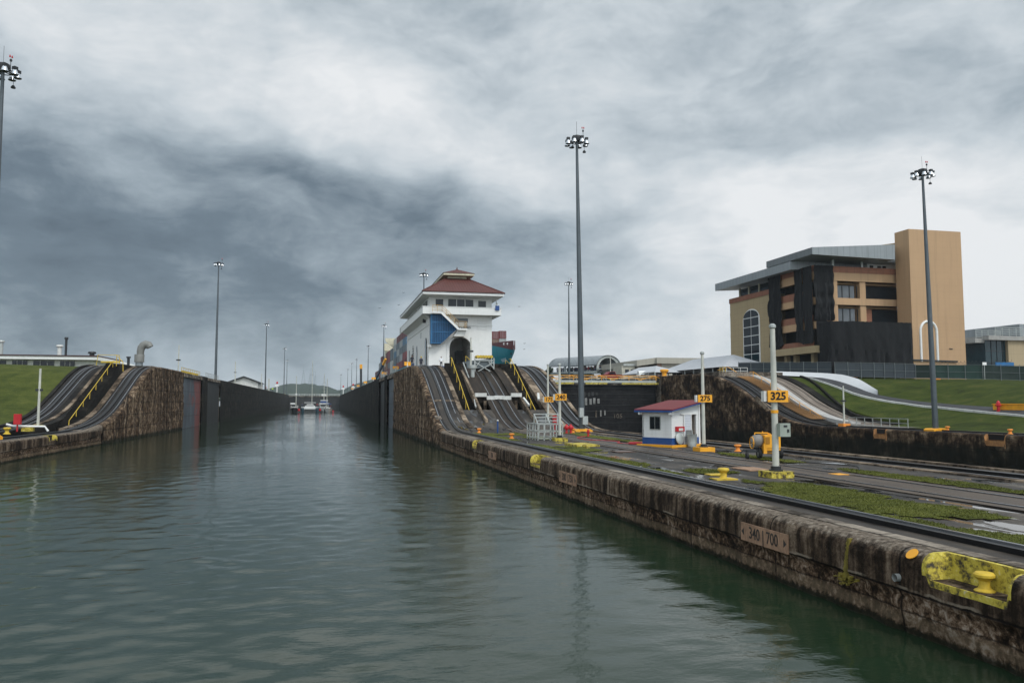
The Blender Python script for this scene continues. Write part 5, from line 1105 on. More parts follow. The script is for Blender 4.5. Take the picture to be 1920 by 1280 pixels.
# ================================================================== bollards, hydrants and small fittings on the deck
BPR = [(.34, 0), (.34, .05), (.21, .12), (.17, .25), (.18, .38), (.28, .47), (.34, .52), (.34, .60), (.28, .66), (.06, .68)]
def bollard(x, y, z, s_, mt, label, plate=None, name='bollard'):
    g = thing(name, (x, y, z), label, 'bollard', 'mushroom bollards along the lock walls')
    MB().lathe([(r * s_, h * s_) for r, h in BPR], (x, y, z), 22).build('post', mt, g, smooth=True)
    if plate: MB().box(x - plate, x + plate, y - plate * .75, y + plate * .75, z - .02, z + .035).build('plate', mt, g)
    return g
bollard(14.35, 26.95, 1.6, .62, M_yel, 'bright yellow bollard on a yellow plate beside the near rail', .42)
bollard(23.3, 42.0, 1.6, .60, M_or, 'orange bollard standing between the 275 pole and the cement mixer')
bollard(14.35, 60.8, 1.6, .62, M_or, 'orange bollard in the grass strip left of the metal stair cage')
bollard(14.15, 73.2, 1.6, .62, M_or, 'orange bollard at the foot of the near ramp')
bollard(22.6, 71.0, 1.6, .62, M_or, 'orange bollard behind the twin red hydrant')
bollard(62.7, 70.0, 1.5, .7, M_or, 'low orange bollard on the right wall left of the tall mast'); bollard(61.9, 61.5, 1.5, .7, M_or, 'low orange bollard on the right wall near the frame edge'); bollard(-27.1, 79.0, 1.62, .9, M_yel, 'yellow bollard on the left wall grass strip')
bollard(66.3, 148, 9.3, 2.6, M_yelor, 'big yellow mushroom capstan beside the closed gate')
o = bollard(11.24, 11.85, 1.13, .50, M_yel, 'worn yellow bollard inside the painted recess of the near wall'); o.children[0].scale = (1, 1, 1)
mb = MB(); rail_run(mb, [(62, 143, 9.3), (62, 160, 9.3)], 1.0, 3, .07, 1); tag(mb.build('railing', M_galv), 'thin grey railing at the canal edge beside the yellow capstan', 'railing')
for sg in (0,):
    g = thing('hydrant', (21.9, 70.1, 1.6), 'pair of bulbous red hydrants joined side by side near the tall mast', 'hydrant', 'red hydrants on the lock walls')
    for dx in (-.2, .2): MB().lathe([(.13, 0), (.13, .05), (.09, .08), (.09, .34), (.19, .38), (.22, .52), (.20, .64), (.11, .73), (.04, .84)], (21.9 + dx, 70.1, 1.6), 14).build('body', M_red, g, smooth=True)
    MB().tube([(21.5, 70.1, 2.12), (22.35, 70.1, 2.12)], .10, 10).build('cross_pipe', M_red, g)
def hyd(x, y, z, s_, label):
    g = thing('hydrant', (x, y, z), label, 'hydrant', 'red hydrants on the lock walls')
    MB().lathe([(r * s_, h * s_) for r, h in [(.19, 0), (.19, .07), (.13, .10), (.13, .55), (.20, .58), (.20, .64), (.16, .66), (.17, .80), (.12, .92), (.04, 1.02)]], (x, y, z), 14).build('body', M_red, g, smooth=True)
    MB().tube([(x - .27 * s_, y, z + .60 * s_), (x + .27 * s_, y, z + .60 * s_)], .08 * s_, 8).build('nozzle', M_red, g)
hyd(21.4, 63.1, 1.6, .62, 'small red hydrant on the grass right of the tall mast'); hyd(77.6, 78.6, ZTR(77.6, 78.6), 1.35, 'red hydrant on the slope path in front of the long yellow block')
g = thing('fire_cabinet', (22.1, 75.3, 1.6), 'red fire cabinet on a post between the 175 and 240 poles', 'fire cabinet'); MB().box(21.9, 22.3, 75.1, 75.4, 2.15, 3.1).build('cabinet', M_red, g); MB().bar((22.1, 75.3, 1.6), (22.1, 75.3, 2.2), .1).build('post', M_red, g); MB().box(21.87, 22.33, 75.05, 75.1, 2.9, 3.15).build('lid', M_red, g)
g = thing('fire_cabinet', (-28.8, 86.5, 1.65), 'red fire cabinet on a post at the foot of the left ramp', 'fire cabinet'); MB().box(-29.1, -28.5, 86.3, 86.7, 2.3, 3.3).build('cabinet', M_red, g); MB().bar((-28.8, 86.5, 1.6), (-28.8, 86.5, 2.3), .12).build('post', M_red, g)
g = thing('water_pipe', (-29, 84.2, 1.7), 'white pipe lying low across the foot of the left ramp', 'pipe'); MB().tube([(-30.0, 87.2, 2.30), (-29.4, 87.2, 2.12), (-26.6, 87.2, 2.05), (-26.3, 87.2, 1.6)], .11, 8).build('pipe', M_white, g); MB().box(-28.6, -27.6, 86.9, 87.5, 1.6, 1.95).build('support', M_yworn, g)
g = thing('hose_post', (16.1, 74.0, 1.6), 'slim blue post standing alone at the foot of the return track', 'post'); MB().tube([(16.1, 74, 1.6), (16.1, 74, 2.7)], .07, 8).build('post', M_blue, g); MB().lathe([(.09, 0), (.10, .06), (.06, .14)], (16.1, 74, 2.66), 8).build('cap', M_whited, g)
g = thing('hose_post', (21.2, 76.5, 1.6), 'blue post with rounded head behind the red fire cabinet', 'post'); MB().tube([(22.9, 76.5, 1.6), (22.9, 76.5, 2.7)], .08, 8).build('post', M_blue, g); MB().lathe([(.10, 0), (.15, .1), (.13, .28), (.05, .34)], (22.9, 76.5, 2.5), 10).build('cap', M_blue2, g)
for x, y, w, d, mt, nm, lb in ((16.5, 50.0, .75, 1.4, M_yworn, 'plank', 'orange brown plank lying on the wet deck before the white booth'), (17.6, 30.6, .55, .8, M_plate, 'cover_plate', 'sandy cover plate in the deck left of the yellow bollard'), (19.6, 27.5, .3, .3, M_yelor, 'cover_plate', 'small yellow cover right of the 325 pole'), (14.9, 28.6, .35, .25, M_yel, 'cover_plate', 'small yellow tab beside the yellow bollard'), (19.0, 17.2, .35, .5, M_plate, 'cover_plate', 'sandy cover by the puddle near the right edge')):
    mb = MB(); mb.box(x - w, x + w, y - d, y + d, 1.6, 1.64 if nm != 'plank' else 1.72); tag(mb.build(nm, mt), lb, nm.replace('_', ' '))
mb = MB(); mb.box(16.2, 17.3, 42.6, 43.9, 1.604, 1.628); mb.box(16.3, 17.2, 42.7, 43.8, 1.628, 1.634); tag(mb.build('pit_cover', paint('rusty_cover', (.10, .05, .03), .35, dirt=.3)), 'dark rusty pit cover in a puddle near the booth', 'cover')
mb = MB(); mb.tube([(20.4 + .45 * math.cos(a), 50.2 + .45 * math.sin(a), 1.70) for a in [2 * math.pi * k / 18 for k in range(19)]], .09, 8, caps=False); tag(mb.build('life_ring', M_red), 'red life ring lying on the deck left of the booth', 'life ring')
mb = MB(); mb.tube([(64.3, 122, 9.8), (64.6, 119, 10.2), (64.4, 116, 9.3)], .05, 6); tag(mb.build('handrail', M_yelor), 'short orange rail at the top of the orange stair', 'handrail', 'yellow stair handrails')
g = thing('platform_railing', (66, 121, 9.3), 'white and yellow platform railing at the top of the right ramp by the marquee', 'railing'); mb = MB(); rail_run(mb, [(66.5, 125.5, 9.3), (71.8, 125.5, 9.3)], 1.15, 1.2, .07, 1); mb.build('railing', M_whited, g); mb = MB(); rail_run(mb, [(66.5, 123.5, 9.3), (66.5, 125.4, 9.3)], 1.15, .9, .07, 1); mb.build('side_railing', M_yel, g)
g = thing('platform_railing', (66, 90, 1.5), 'grey pipe railing at the foot of the pale ramp', 'railing'); mb = MB(); rail_run(mb, [(65.0, 89.0, 1.5), (65.0, 78.5, 1.5)], 1.05, 1.5, .07, 1); mb.build('railing', M_galv, g)
mb = MB(); mb.grid([[on(64.4, y, .08), on(67.2, y, .08)] for y in (79, 85, 92)]); tag(mb.build('paving', M_ground), kind='structure')
# metal stair cage
g = thing('boarding_steps', (16.6, 60, 1.6), 'pale metal tube boarding steps with a caged base on the grass strip', 'boarding steps')
X0, X1, Y0_, Y1_ = 15.55, 17.45, 57.4, 60.6; zt_ = 2.80; mb = MB(); w = .075
for z in (1.75, 2.25, zt_):
    for a, b in (((X0, Y0_), (X1, Y0_)), ((X1, Y0_), (X1, Y1_)), ((X1, Y1_), (X0, Y1_)), ((X0, Y1_), (X0, Y0_))): mb.bar((*a, z), (*b, z), w)
for k in range(5): xx = X0 + (X1 - X0) * k / 4; mb.bar((xx, Y0_, 1.6), (xx, Y0_, zt_), w); mb.bar((xx, Y1_, 1.6), (xx, Y1_, zt_), w)
for k in range(1, 4): yv = Y0_ + (Y1_ - Y0_) * k / 4; mb.bar((X0, yv, 1.6), (X0, yv, zt_), w); mb.bar((X1, yv, 1.6), (X1, yv, zt_), w)
mb.build('frame', M_galv, g)
mb = MB()
for xx in (X0, (X0 + X1) / 2, X1): mb.bar((xx, Y0_, zt_), (xx + .55, Y1_, 3.5), w); mb.bar((xx + .55, Y1_, zt_), (xx + .55, Y1_, 3.5), w)
for k in range(1, 4): f = k / 3; mb.bar((X0 + .55 * f, Y0_ + (Y1_ - Y0_) * f, zt_ + .70 * f), (X1 + .55 * f, Y0_ + (Y1_ - Y0_) * f, zt_ + .70 * f), w)
mb.build('handrail', M_galv, g)
# ================================================================== white booth
M_bw = sheet('booth_block_wall', (.66, .67, .66), .8, (1, 1, 1), .05, .6, [(2, .2, .012, .15)], .15); bt = thing('booth', (22.4, 48.2, 1.6), 'small white booth with red lean to roof and blue skirt on the centre wall', 'booth')
# corner C nearest the camera; left side runs to L, front runs to Rr
Cc, Ll, Rr = Vector((21.45, 46.9, 0)), Vector((20.9, 50.6, 0)), Vector((24.05, 48.3, 0)); zb = 1.6
ux = (Rr - Cc).normalized(); uy = (Ll - Cc).normalized(); WL, DL = (Rr - Cc).length, (Ll - Cc).length
MBx = Matrix((ux.to_3d(), Vector((-ux.y, ux.x, 0)), Vector((0, 0, 1)))).transposed().to_4x4(); MBx.translation = (Cc.x, Cc.y, zb)
def bpart(mb, name, mt, parent=None): o = mb.build(name, mt, parent if parent is not None else bt); o.data.transform(MBx); return o
# local frame: x along the door front (0..WL), y into the building (0..3.6), z up. roof rises from z=2.55 (x=0) to 3.15 (x=WL)
D_ = 2.35; zl, zh = 2.28, 2.76; TH = .12
mb = MB(); mb.prism([(0, 0), (WL * .42, 0), (WL * .42, 2.02), (WL * .88, 2.02), (WL * .88, 0), (WL, 0), (WL, zh), (0, zl)], 1, 0, TH); mb.box(0, TH, TH, D_, 0, zl); mb.prism([(0, 0), (WL, 0), (WL, zh), (0, zl)], 1, D_ - TH, D_); mb.box(WL - TH, WL, TH, D_ - TH, 0, zh)
wallo = bpart(mb, 'wall', M_bw)
mb = MB(); mb.box(-.02, WL * .42, -.02, 0, .12, .56); mb.box(WL * .88, WL + .02, -.02, 0, .12, .56); mb.box(-.02, 0, 0, D_, .12, .56); bpart(mb, 'blue_skirt', M_blue)
mb = MB(); mb.box(-.35, WL + .30, -.28, D_ + .2, -.02, .13); bpart(mb, 'base', M_yelor)
sl = (zh - zl) / WL; mb = MB(); mb.prism([(-.45, zl - .45 * sl + .10), (WL + .25, zh + .25 * sl + .10), (WL + .25, zh + .25 * sl + .17), (-.45, zl - .45 * sl + .17)], 1, -.42, D_ + .3); bpart(mb, 'roof', paint('red_roof_sheet', (.155, .020, .022), .65, dirt=.15))
mb = MB(); mb.prism([(-.46, zl - .45 * sl + .03), (WL + .26, zh + .25 * sl + .03), (WL + .26, zh + .25 * sl + .10), (-.46, zl - .45 * sl + .10)], 1, -.43, -.36); mb.box(-.47, -.41, -.36, D_ + .3, zl - .45 * sl - .02, zl - .45 * sl + .10); bpart(mb, 'roof_edge', M_blue)
for yv in (-.2, D_ - .1): mb = MB(); mb.box(-.4, 0, yv, yv + .12, zl - .25, zl); bpart(mb, 'roof_beam', M_white)
mb = MB(); mb.box(-.02, .0, .85, 1.75, 1.05, 1.95); wo_ = bpart(mb, 'window', M_galv)
for a, b in ((.91, 1.27), (1.33, 1.69)): mb = MB(); mb.box(-.05, -.025, a, b, 1.11, 1.89); bpart(mb, 'pane', M_glass, wo_)
mb = MB(); mb.box(WL * .42, WL * .66, -.06, -.02, .12, 2.02); do = bpart(mb, 'door', sheet('louvred_door', (.52, .54, .58), .8, (1, 1, 1), .08, .5, [(2, .16, .02, .3)], .3))
mb = MB(); mb.box(WL * .42 - .05, WL * .42, -.09, -.02, .1, 2.04); mb.box(WL * .66, WL * .66 + .06, -.09, -.02, .1, 2.04); mb.box(WL * .3, WL * .9, -.09, -.02, 2.04, 2.10); bpart(mb, 'door_frame', M_white)
mb = MB(); mb.box(WL * .70, WL * .86, D_ - TH - .05, D_ - TH - .01, 1.1, 2.05); bpart(mb, 'rear_window', M_glassl); mb = MB(); mb.box(WL - .1, WL + .04, -.05, .06, 0, zh); bpart(mb, 'corner_post', M_white)
mb = MB(); mb.box(WL * .12, WL * .42 - .1, -.16, -.01, .98, 1.28); fx = bpart(mb, 'red_box', M_red); mb = MB(); mb.box(WL * .18, WL * .33, -.17, -.16, 1.02, 1.18); bpart(mb, 'notice', M_whited, fx)
def local_thing(name, lx, ly, label, cat): p = MBx @ Vector((lx, ly, 0)); return thing(name, p, label, cat), p
g, p = local_thing('waste_bin', 1.35, -.55, 'dented galvanised waste bin in front of the booth door', 'bin'); MB().lathe([(.26, 0), (.29, .3), (.28, .34), (.33, .75), (.35, .80), (.31, .80), (.28, .3)], p, 20).build('body', M_galv, g, smooth=True)
g, p = local_thing('bin_lid', .55, -.25, 'round bin lid leaning upright against the blue skirt', 'bin lid'); o = MB().lathe([(.36, -.03), (.37, .03), (.30, .06), (.05, .09)], n=20).build('lid', M_galv, g, smooth=True); o.data.transform(MBx @ Matrix.Translation((.62, -.14, .52)) @ Matrix.Rotation(R(80), 4, 'X')); 
g, p = local_thing('chair', 1.75, -.35, 'grey metal chair by the booth door', 'chair')
mb = MB(); mb.box(1.45, 1.95, -.55, -.1, .58, .63); o = mb.build('seat', M_galv, g); o.data.transform(MBx); mb = MB(); mb.box(1.40, 1.46, -.55, -.1, .63, 1.05); mb.box(1.46, 1.85, -.14, -.09, .66, 1.05); o = mb.build('backrest', M_galv, g); o.data.transform(MBx)
for a, b in ((1.48, -.52), (1.92, -.52), (1.48, -.13), (1.92, -.13)): o = MB().bar((a, b, .13), (a, b, .6), .035).build('leg', M_galv, g); o.data.transform(MBx)
# ================================================================== cement mixer trailer
mx_ = thing('cement_mixer', (21.9, 36.2, 1.6), 'yellow towable cement mixer with a pale drum behind the 325 pole', 'cement mixer')
Mm = Matrix.Translation((21.75, 36.1, 1.6)) @ Matrix.Rotation(R(-12), 4, 'Z') @ Matrix.Scale(.8, 4)
def mp(mb, name, mt, parent=None, smooth=False): o = mb.build(name, mt, parent if parent is not None else mx_, smooth=smooth); o.data.transform(Mm); return o
def wheel(cx, cy, r_, w, nm='wheel'):
    m1 = MB(); rows = []
    for k in range(25):
        a = 2 * math.pi * k / 24; rows.append([(cx + dx, cy + math.cos(a) * rr, r_ + math.sin(a) * rr) for dx, rr in ((-w / 2, r_ * .62), (-w / 2, r_ * .93), (-w / 2 + .04, r_), (w / 2 - .04, r_), (w / 2, r_ * .93), (w / 2, r_ * .62))])
    m1.grid(rows); wo2 = mp(m1, 'tyre', M_black, smooth=True); m2 = MB(); m2.tube([(cx - w * .35, cy, r_), (cx + w * .35, cy, r_)], r_ * .62, 16); m2.tube([(cx - w * .5, cy, r_), (cx + w * .5, cy, r_)], r_ * .2, 10); mp(m2, 'rim', M_galv, wo2)
wheel(-.62, 0.0, .36, .2); wheel(.72, .1, .36, .2)
mb = MB(); mb.box(-.45, .55, -.45, .55, .55, 1.0); mb.prism([(-.42, .70), (.56, .70), (.56, 1.42), (.30, 1.5), (-.42, 1.5)], 1, -.5, .5); mp(mb, 'engine_cover', M_yelor)
mb = MB(); mb.box(-.38, -.12, -.53, -.5, .95, 1.38); mb.box(.05, .4, -.53, -.5, .82, 1.15); mp(mb, 'vent', paint('ochre_mesh', (.34, .15, .01), .7, dirt=.2))
mb = MB(); mb.lathe([(.20, -.42), (.38, -.30), (.50, -.02), (.50, .12), (.42, .32), (.26, .46)], n=22); drum = mp(mb, 'drum', paint('cement_grey_drum', (.25, .235, .215), .8, dirt=.6), smooth=True); drum.data.transform(Mm.inverted()); drum.data.transform(Mm @ Matrix.Translation((-.72, 0, 1.10)) @ Matrix.Rotation(R(-10), 4, 'Y') @ Matrix.Scale(.84, 4))
mb = MB(); mb.tube([(-1.08, .40 * math.cos(a), 1.0 + .36 * math.sin(a)) for a in [2 * math.pi * k / 20 for k in range(21)]], .03, 6, caps=False); mb.bar((-1.08, -.4, 1.0), (-1.08, .4, 1.0), .04); mp(mb, 'tilt_wheel', M_yelor)
mb = MB(); mb.bar((-.95, -.2, 1.62), (-.1, -.2, 1.62), .07); mb.bar((-.1, -.2, 1.62), (-.1, -.2, 1.5), .07); mb.bar((-.45, -.2, 1.63), (-.45, -.2, 1.72), .06); mb.bar((-.95, -.2, 1.62), (-.95, -.2, 1.5), .05); mb.bar((-.05, -.45, 1.54), (.2, .45, 1.54), .07); mp(mb, 'top_handle', M_yelor)
mb = MB(); mb.box(-.5, -.3, -.5, .3, .35, .95); mb.bar((-.6, 0, .36), (.75, .1, .36), .08); mb.bar((-.5, .0, .5), (.6, 0, .5), .12); mp(mb, 'chassis', M_yelor)
mb = MB(); mb.bar((-.5, -.1, .48), (-1.7, -.25, .55), .10, .12); mb.bar((-1.7, -.25, .55), (-1.9, -.28, .40), .07); mb.box(-1.5, -.9, -.35, .15, .42, .55); mp(mb, 'drawbar', M_dk)
mb = MB(); mb.tube([(-1.55, -.3, .2), (-1.42, -.3, .2)], .2, 14); mp(mb, 'jockey_wheel', M_black)
# ================================================================== steel guard frame, cylinder on the return track
g = thing('brake_frame', (19.5, 97, 9.2), 'grey steel buffer frame with a yellow ribbed hood at the top of the return track', 'steel frame')
mb = MB()
for xx in (18.1, 20.5): mb.bar((xx, 96.5, 7.0), (xx, 96.5, 9.9), .14); mb.bar((xx, 96.5, 8.6), (xx + (.8 if xx < 19 else -.8), 96.6, 9.7), .1)
mb.bar((18.1, 96.5, 8.0), (20.5, 96.5, 9.4), .1); mb.bar((20.5, 96.5, 8.0), (18.1, 96.5, 9.4), .1); mb.bar((18.1, 96.5, 9.6), (20.5, 96.5, 9.6), .14); mb.build('frame', M_galv, g)
MB().prism([(17.2, 8.4), (20.3, 8.9), (20.3, 9.9), (17.2, 9.5)], 1, 97.0, 99.5).build('side_shield', M_grey, g)
mb = MB()
for k in range(6): mb.tube([(18.45 + k * .34, 96.2, 10.05), (18.45 + k * .34, 97.6, 10.05)], .19, 8)
mb.build('hood', M_yel, g)
g = thing('capstan_post', (17.3, 94.0, 6.8), 'grey steel cylinder with wide cap beside the white conduit', 'post'); MB().lathe([(.38, 0), (.38, .15), (.24, .2), (.24, 1.5), (.52, 1.55), (.52, 1.9), (.3, 1.95)], (17.2, 93, 6.9), 16).build('body', M_galv, g, smooth=True)
# ================================================================== left side: workshop, chimneys, vent pipe
ws = thing('workshop_building', (-52, 165, 9.5), 'long low white workshop with a thin dark roof behind the left lawn', 'building')
MB().box(-90, -40, 164, 180, 9.2, 12.3).build('wall', M_whited, ws); MB().box(-91, -41.2, 162.2, 181, 12.35, 12.95).build('roof', M_white, ws); MB().box(-91.2, -41.0, 162.0, 181.2, 12.95, 13.15).build('roof_cap', paint('dark_red_cap', (.05, .015, .015), .6), ws)
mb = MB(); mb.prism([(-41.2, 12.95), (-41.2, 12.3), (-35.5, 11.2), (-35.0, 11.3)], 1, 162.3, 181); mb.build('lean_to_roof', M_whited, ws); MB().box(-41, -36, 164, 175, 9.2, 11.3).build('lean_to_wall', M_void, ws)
xx = -60.5
k = 0
while xx < -43:
    w = 2.6 if k % 2 else 3.6
    if xx + w > -42.3: break
    fo = MB().box(xx, xx + w, 163.9, 163.98, 10.0, 12.3).build('window', M_whited, ws)
    for q in range(3): MB().box(xx + .1 + q * w / 3, xx - .02 + (q + 1) * w / 3, 163.82, 163.88, 10.1, 12.15).build('pane', M_glass, fo)
    xx += w + .9; k += 1
for x, r_, h, mt, lb in ((-59.3, .35, 2.6, M_galv, 'stubby grey roof vent at the left edge of the workshop'), (-49.3, .38, 1.9, M_whited, 'stubby white roof vent on the workshop'), (-48.2, .22, 3.4, M_dk, 'tall black chimney with flat cap on the workshop roof'), (-43.6, .45, .7, M_dk, 'small dark roof box near the workshop end')):
    g = thing('roof_vent', (x, 168, 13.1), lb, 'roof vent', 'vents on the workshop roof'); MB().lathe([(r_, 0), (r_, h)], (x, 168, 13.1), 12).build('pipe', mt, g); MB().lathe([(r_ * 1.5, h), (r_ * 1.7, h + .12), (r_ * 1.4, h + .4)], (x, 168, 13.1), 12).build('cap', mt, g)
g = thing('chimney', (-33, 160, 9.4), 'short black stack with a cap right of the workshop', 'chimney'); MB().lathe([(.25, 0), (.25, 3.2), (.4, 3.25), (.4, 3.5)], (-35.3, 160, 9.4), 10).build('pipe', M_dk, g)
g = thing('vent_pipe', (-24.3, 118, 9.45), 'large grey gooseneck ventilation pipe on the crest of the left ramp', 'vent pipe'); vx, vy = -25.5, 122.0
MB().lathe([(.50, 0), (.50, .7)], (vx, vy, 9.4), 16).build('base', M_grey, g); MB().lathe([(.66, .7), (.67, 1.75), (.65, 1.8)], (vx, vy, 9.4), 16).build('housing', paint('weathered_grey', (.20, .20, .185), .6, .2, dirt=.4), g, smooth=True)
MB().tube([(vx + .1, vy, 11.1), (vx + .12, vy, 11.7), (vx + .2, vy, 12.15), (vx + .45, vy, 12.5), (vx + .8, vy, 12.68), (vx + 1.15, vy, 12.6), (vx + 1.35, vy, 12.25)], [.48, .50, .52, .55, .55, .52, .5], 16).build('gooseneck', MATS['weathered_grey'], g, smooth=True)
g = thing('gate_railing', (-30, 120, 9.5), 'thin yellow portal rail on the crest of the left return track', 'railing'); mb = MB(); mb.bar((-31.6, 124, 9.4), (-31.4, 124, 11.2), .07); mb.bar((-31.4, 124, 11.2), (-28.6, 124, 11.2), .07); mb.bar((-28.6, 124, 11.2), (-28.5, 124, 9.4), .07); mb.build('frame', M_yel, g)
g = thing('platform_edge', (-26.5, 110, 9.4), 'yellow painted edge at the top of the left stair', 'step edge'); MB().box(-27.4, -25.2, 109.6, 109.9, 9.42, 9.62).build('edge', M_yel, g)
wsR = thing('shed', (-30, 345, 9.4), 'white gabled shed roof showing above the left chamber wall', 'building'); mb = MB(); mb.prism([(-35, 9.4), (-24.5, 9.4), (-24.5, 12.0), (-29.7, 14.0), (-35, 12.0)], 1, 320, 345); mb.build('wall', M_whited, wsR); mb = MB(); mb.prism([(-35.6, 11.9), (-29.7, 14.1), (-24.0, 11.9), (-24.0, 12.3), (-29.7, 14.5), (-35.6, 12.3)], 1, 319, 346); mb.build('roof', M_dk, wsR)
# orange numbered plates along the centre wall beyond the house
for i, (yv, lb) in enumerate(((118.0, 'nearest'), (138, 'second nearest'), (165, 'third'), (200, 'fourth'), (240, 'fifth'), (290, 'farthest but one'), (350, 'farthest'))):
    g = thing('edge_marker', (12, yv, 9.3), f'orange plate on the centre wall edge left of the house, {lb}', 'marker', 'orange plates along the centre wall edge')
    MB().bar((12.0, yv, 9.2), (12.0, yv, 10.3), .1).build('post', M_whited, g); MB().box(11.55, 12.55, yv - .04, yv + .04, 10.1 - .25 * (i == 0), 10.65 - .25 * (i == 0)).build('plate', M_yelor, g)
for k in range(14):
    yv = 130 + k * 4.6
    if k < 5 or 9 < k: pass
mb = MB()
for k in range(9):
    MB().lathe([(.16, 0), (.2, .1), (.16, .35)], (XL - .6, 143 + k * 2.1, 9.4), 8).build('cleat', M_yel, lw)
# crane truck and a second crane past the container row
g = thing('crane_truck', (18.5, 300, 9.3), 'dark mobile crane with yellow boom tip on the centre wall', 'crane'); mb = MB(); mb.box(17.2, 20.2, 296, 304, 9.8, 11.6); mb.box(17.4, 20, 294.5, 296, 9.8, 12.3); mb.build('body', M_dk, g)
for a, b in ((17.5, 296), (20.0, 296), (17.5, 302.5), (20.0, 302.5)): MB().tube([(a - .2, b, 9.8), (a + .2, b, 9.8)], .5, 12).build('wheel', M_black, g)
MB().bar((18.0, 299, 11.5), (21.0, 293, 18.2), .6).build('boom', paint('boom_blue', (.03, .05, .08), .5), g); MB().bar((21.0, 293, 18.2), (21.8, 291.4, 20.2), .7).build('boom_tip', M_yelor, g)
g = thing('crane_truck', (17.6, 470, 9.3), 'distant upright dark crane boom with yellow collar beside a light mast', 'crane'); MB().bar((21.2, 470, 9.3), (21.0, 470, 24.0), 1.3).build('boom', M_dk, g); MB().bar((21.0, 470, 24.0), (21.0, 470, 26.5), 1.5).build('boom_tip', M_yelor, g); MB().box(19, 23.5, 468, 474, 9.3, 12).build('body', M_dk, g)
# lattice masts on the hills
for x, y, zb_, h, lb in ((-61.5, 2570, 60, 62, 'tallest faint lattice tower on the wooded hill, left of three'), (-41, 2570, 59, 52, 'middle faint lattice tower on the wooded hill'), (-26, 2568, 57, 46, 'right faint lattice tower beside the catamaran mast')):
    g = thing('lattice_tower', (x, y, zb_), lb, 'radio tower', 'lattice towers on the far hill'); mb = MB(); w = h * .11
    for a, b in ((-1, -1), (1, -1), (1, 1), (-1, 1)): mb.bar((x + a * w, y + b * w, zb_ - 5), (x + a * .6, y + b * .6, zb_ + h * .72), .8)
    for k in range(9):
        f0, f1 = k / 9, (k + 1) / 9; w0 = w + (.6 - w) * f0; w1 = w + (.6 - w) * f1; z0, z1 = zb_ - 5 + (h * .72 + 5) * f0, zb_ - 5 + (h * .72 + 5) * f1
        mb.bar((x - w0, y - w0, z0), (x + w1, y - w1, z1), .45); mb.bar((x + w0, y - w0, z0), (x - w1, y - w1, z1), .45)
    mb.bar((x, y, zb_ + h * .7), (x, y, zb_ + h), .6); mb.build('lattice', M_grey, g)
# ================================================================== boats
def boat_hull(mb, cx, y0, L, B, H, z0=-.1, bowf=.45):
    """bow toward the viewer (-Y)"""
    rows = []
    for i in range(13):
        f = i / 12; w = B / 2 * min(1, math.sin(min(1, f / bowf) * math.pi / 2)) * (1 - .18 * max(0, f - .7) / .3); w = max(w, .03); yv = y0 + L * f; s_ = .25 * (1 - f) ** 2 * H
        rows.append([(cx - w, yv - (.5 if i == 0 else 0), z0 + H + s_), (cx - w * .86, yv, z0 + H * .45), (cx - w * .5, yv + .3, z0 - .2), (cx + w * .5, yv + .3, z0 - .2), (cx + w * .86, yv, z0 + H * .45), (cx + w, yv - (.5 if i == 0 else 0), z0 + H + s_)])
    mb.grid(rows, closed=True); n = len(rows[0]); mb.face(range(len(mb.v) - n, len(mb.v))); return mb
BY = 366
def sail(mb_, g, cx, y, z0, h, r=.10, spread=True):
    MB().tube([(cx, y, z0), (cx, y, z0 + h)], [r * 1.6, r], 6).build('mast', M_polec, g)
    if spread: mb = MB(); mb.bar((cx - .9, y, z0 + h * .45), (cx + .9, y, z0 + h * .45), .10); mb.bar((cx - .6, y, z0 + h * .7), (cx + .6, y, z0 + h * .7), .10); mb.bar((cx - 2.2, y, z0), (cx - .9, y, z0 + h * .45), .035); mb.bar((cx - .9, y, z0 + h * .45), (cx, y, z0 + h), .035); mb.bar((cx + 2.2, y, z0), (cx + .9, y, z0 + h * .45), .035); mb.bar((cx + .9, y, z0 + h * .45), (cx, y, z0 + h), .035); mb.build('rigging', M_dk, g)
g = thing('catamaran', (-5.7, BY, 0), 'white catamaran with teal hulls and tall mast, middle boat of the raft', 'catamaran')
for sx in (-3.1, 3.1): boat_hull(MB(), -5.7 + sx, BY - 6, 12, 1.5, 1.9).build('hull', paint('teal_boat_hull', (.03, .12, .17), .35), g, smooth=True)
mb = MB(); mb.box(-9.4, -2.0, BY - 2, BY + 5, 1.55, 2.5); mb.build('bridge_deck', M_white, g); mb = MB(); mb.prism([(-8.0, 2.5), (-7.0, 3.7), (-4.4, 3.7), (-3.4, 2.5)], 1, BY - .5, BY + 4); mb.build('cabin', M_white, g); MB().box(-7.4, -4.0, BY - .56, BY - .45, 2.9, 3.3).build('window', M_glass, g); MB().box(-8.2, -3.2, BY + 1, BY + 5, 4.3, 4.5).build('bimini', M_white, g); sail(None, g, -4.9, BY + .5, 2.5, 20.5)
for xx in (-10.3, -1.3): MB().lathe([(.1, 0), (.5, .3), (.5, .9), (.1, 1.3)], (xx, BY - 4, .5), 10).build('fender', M_red, g)
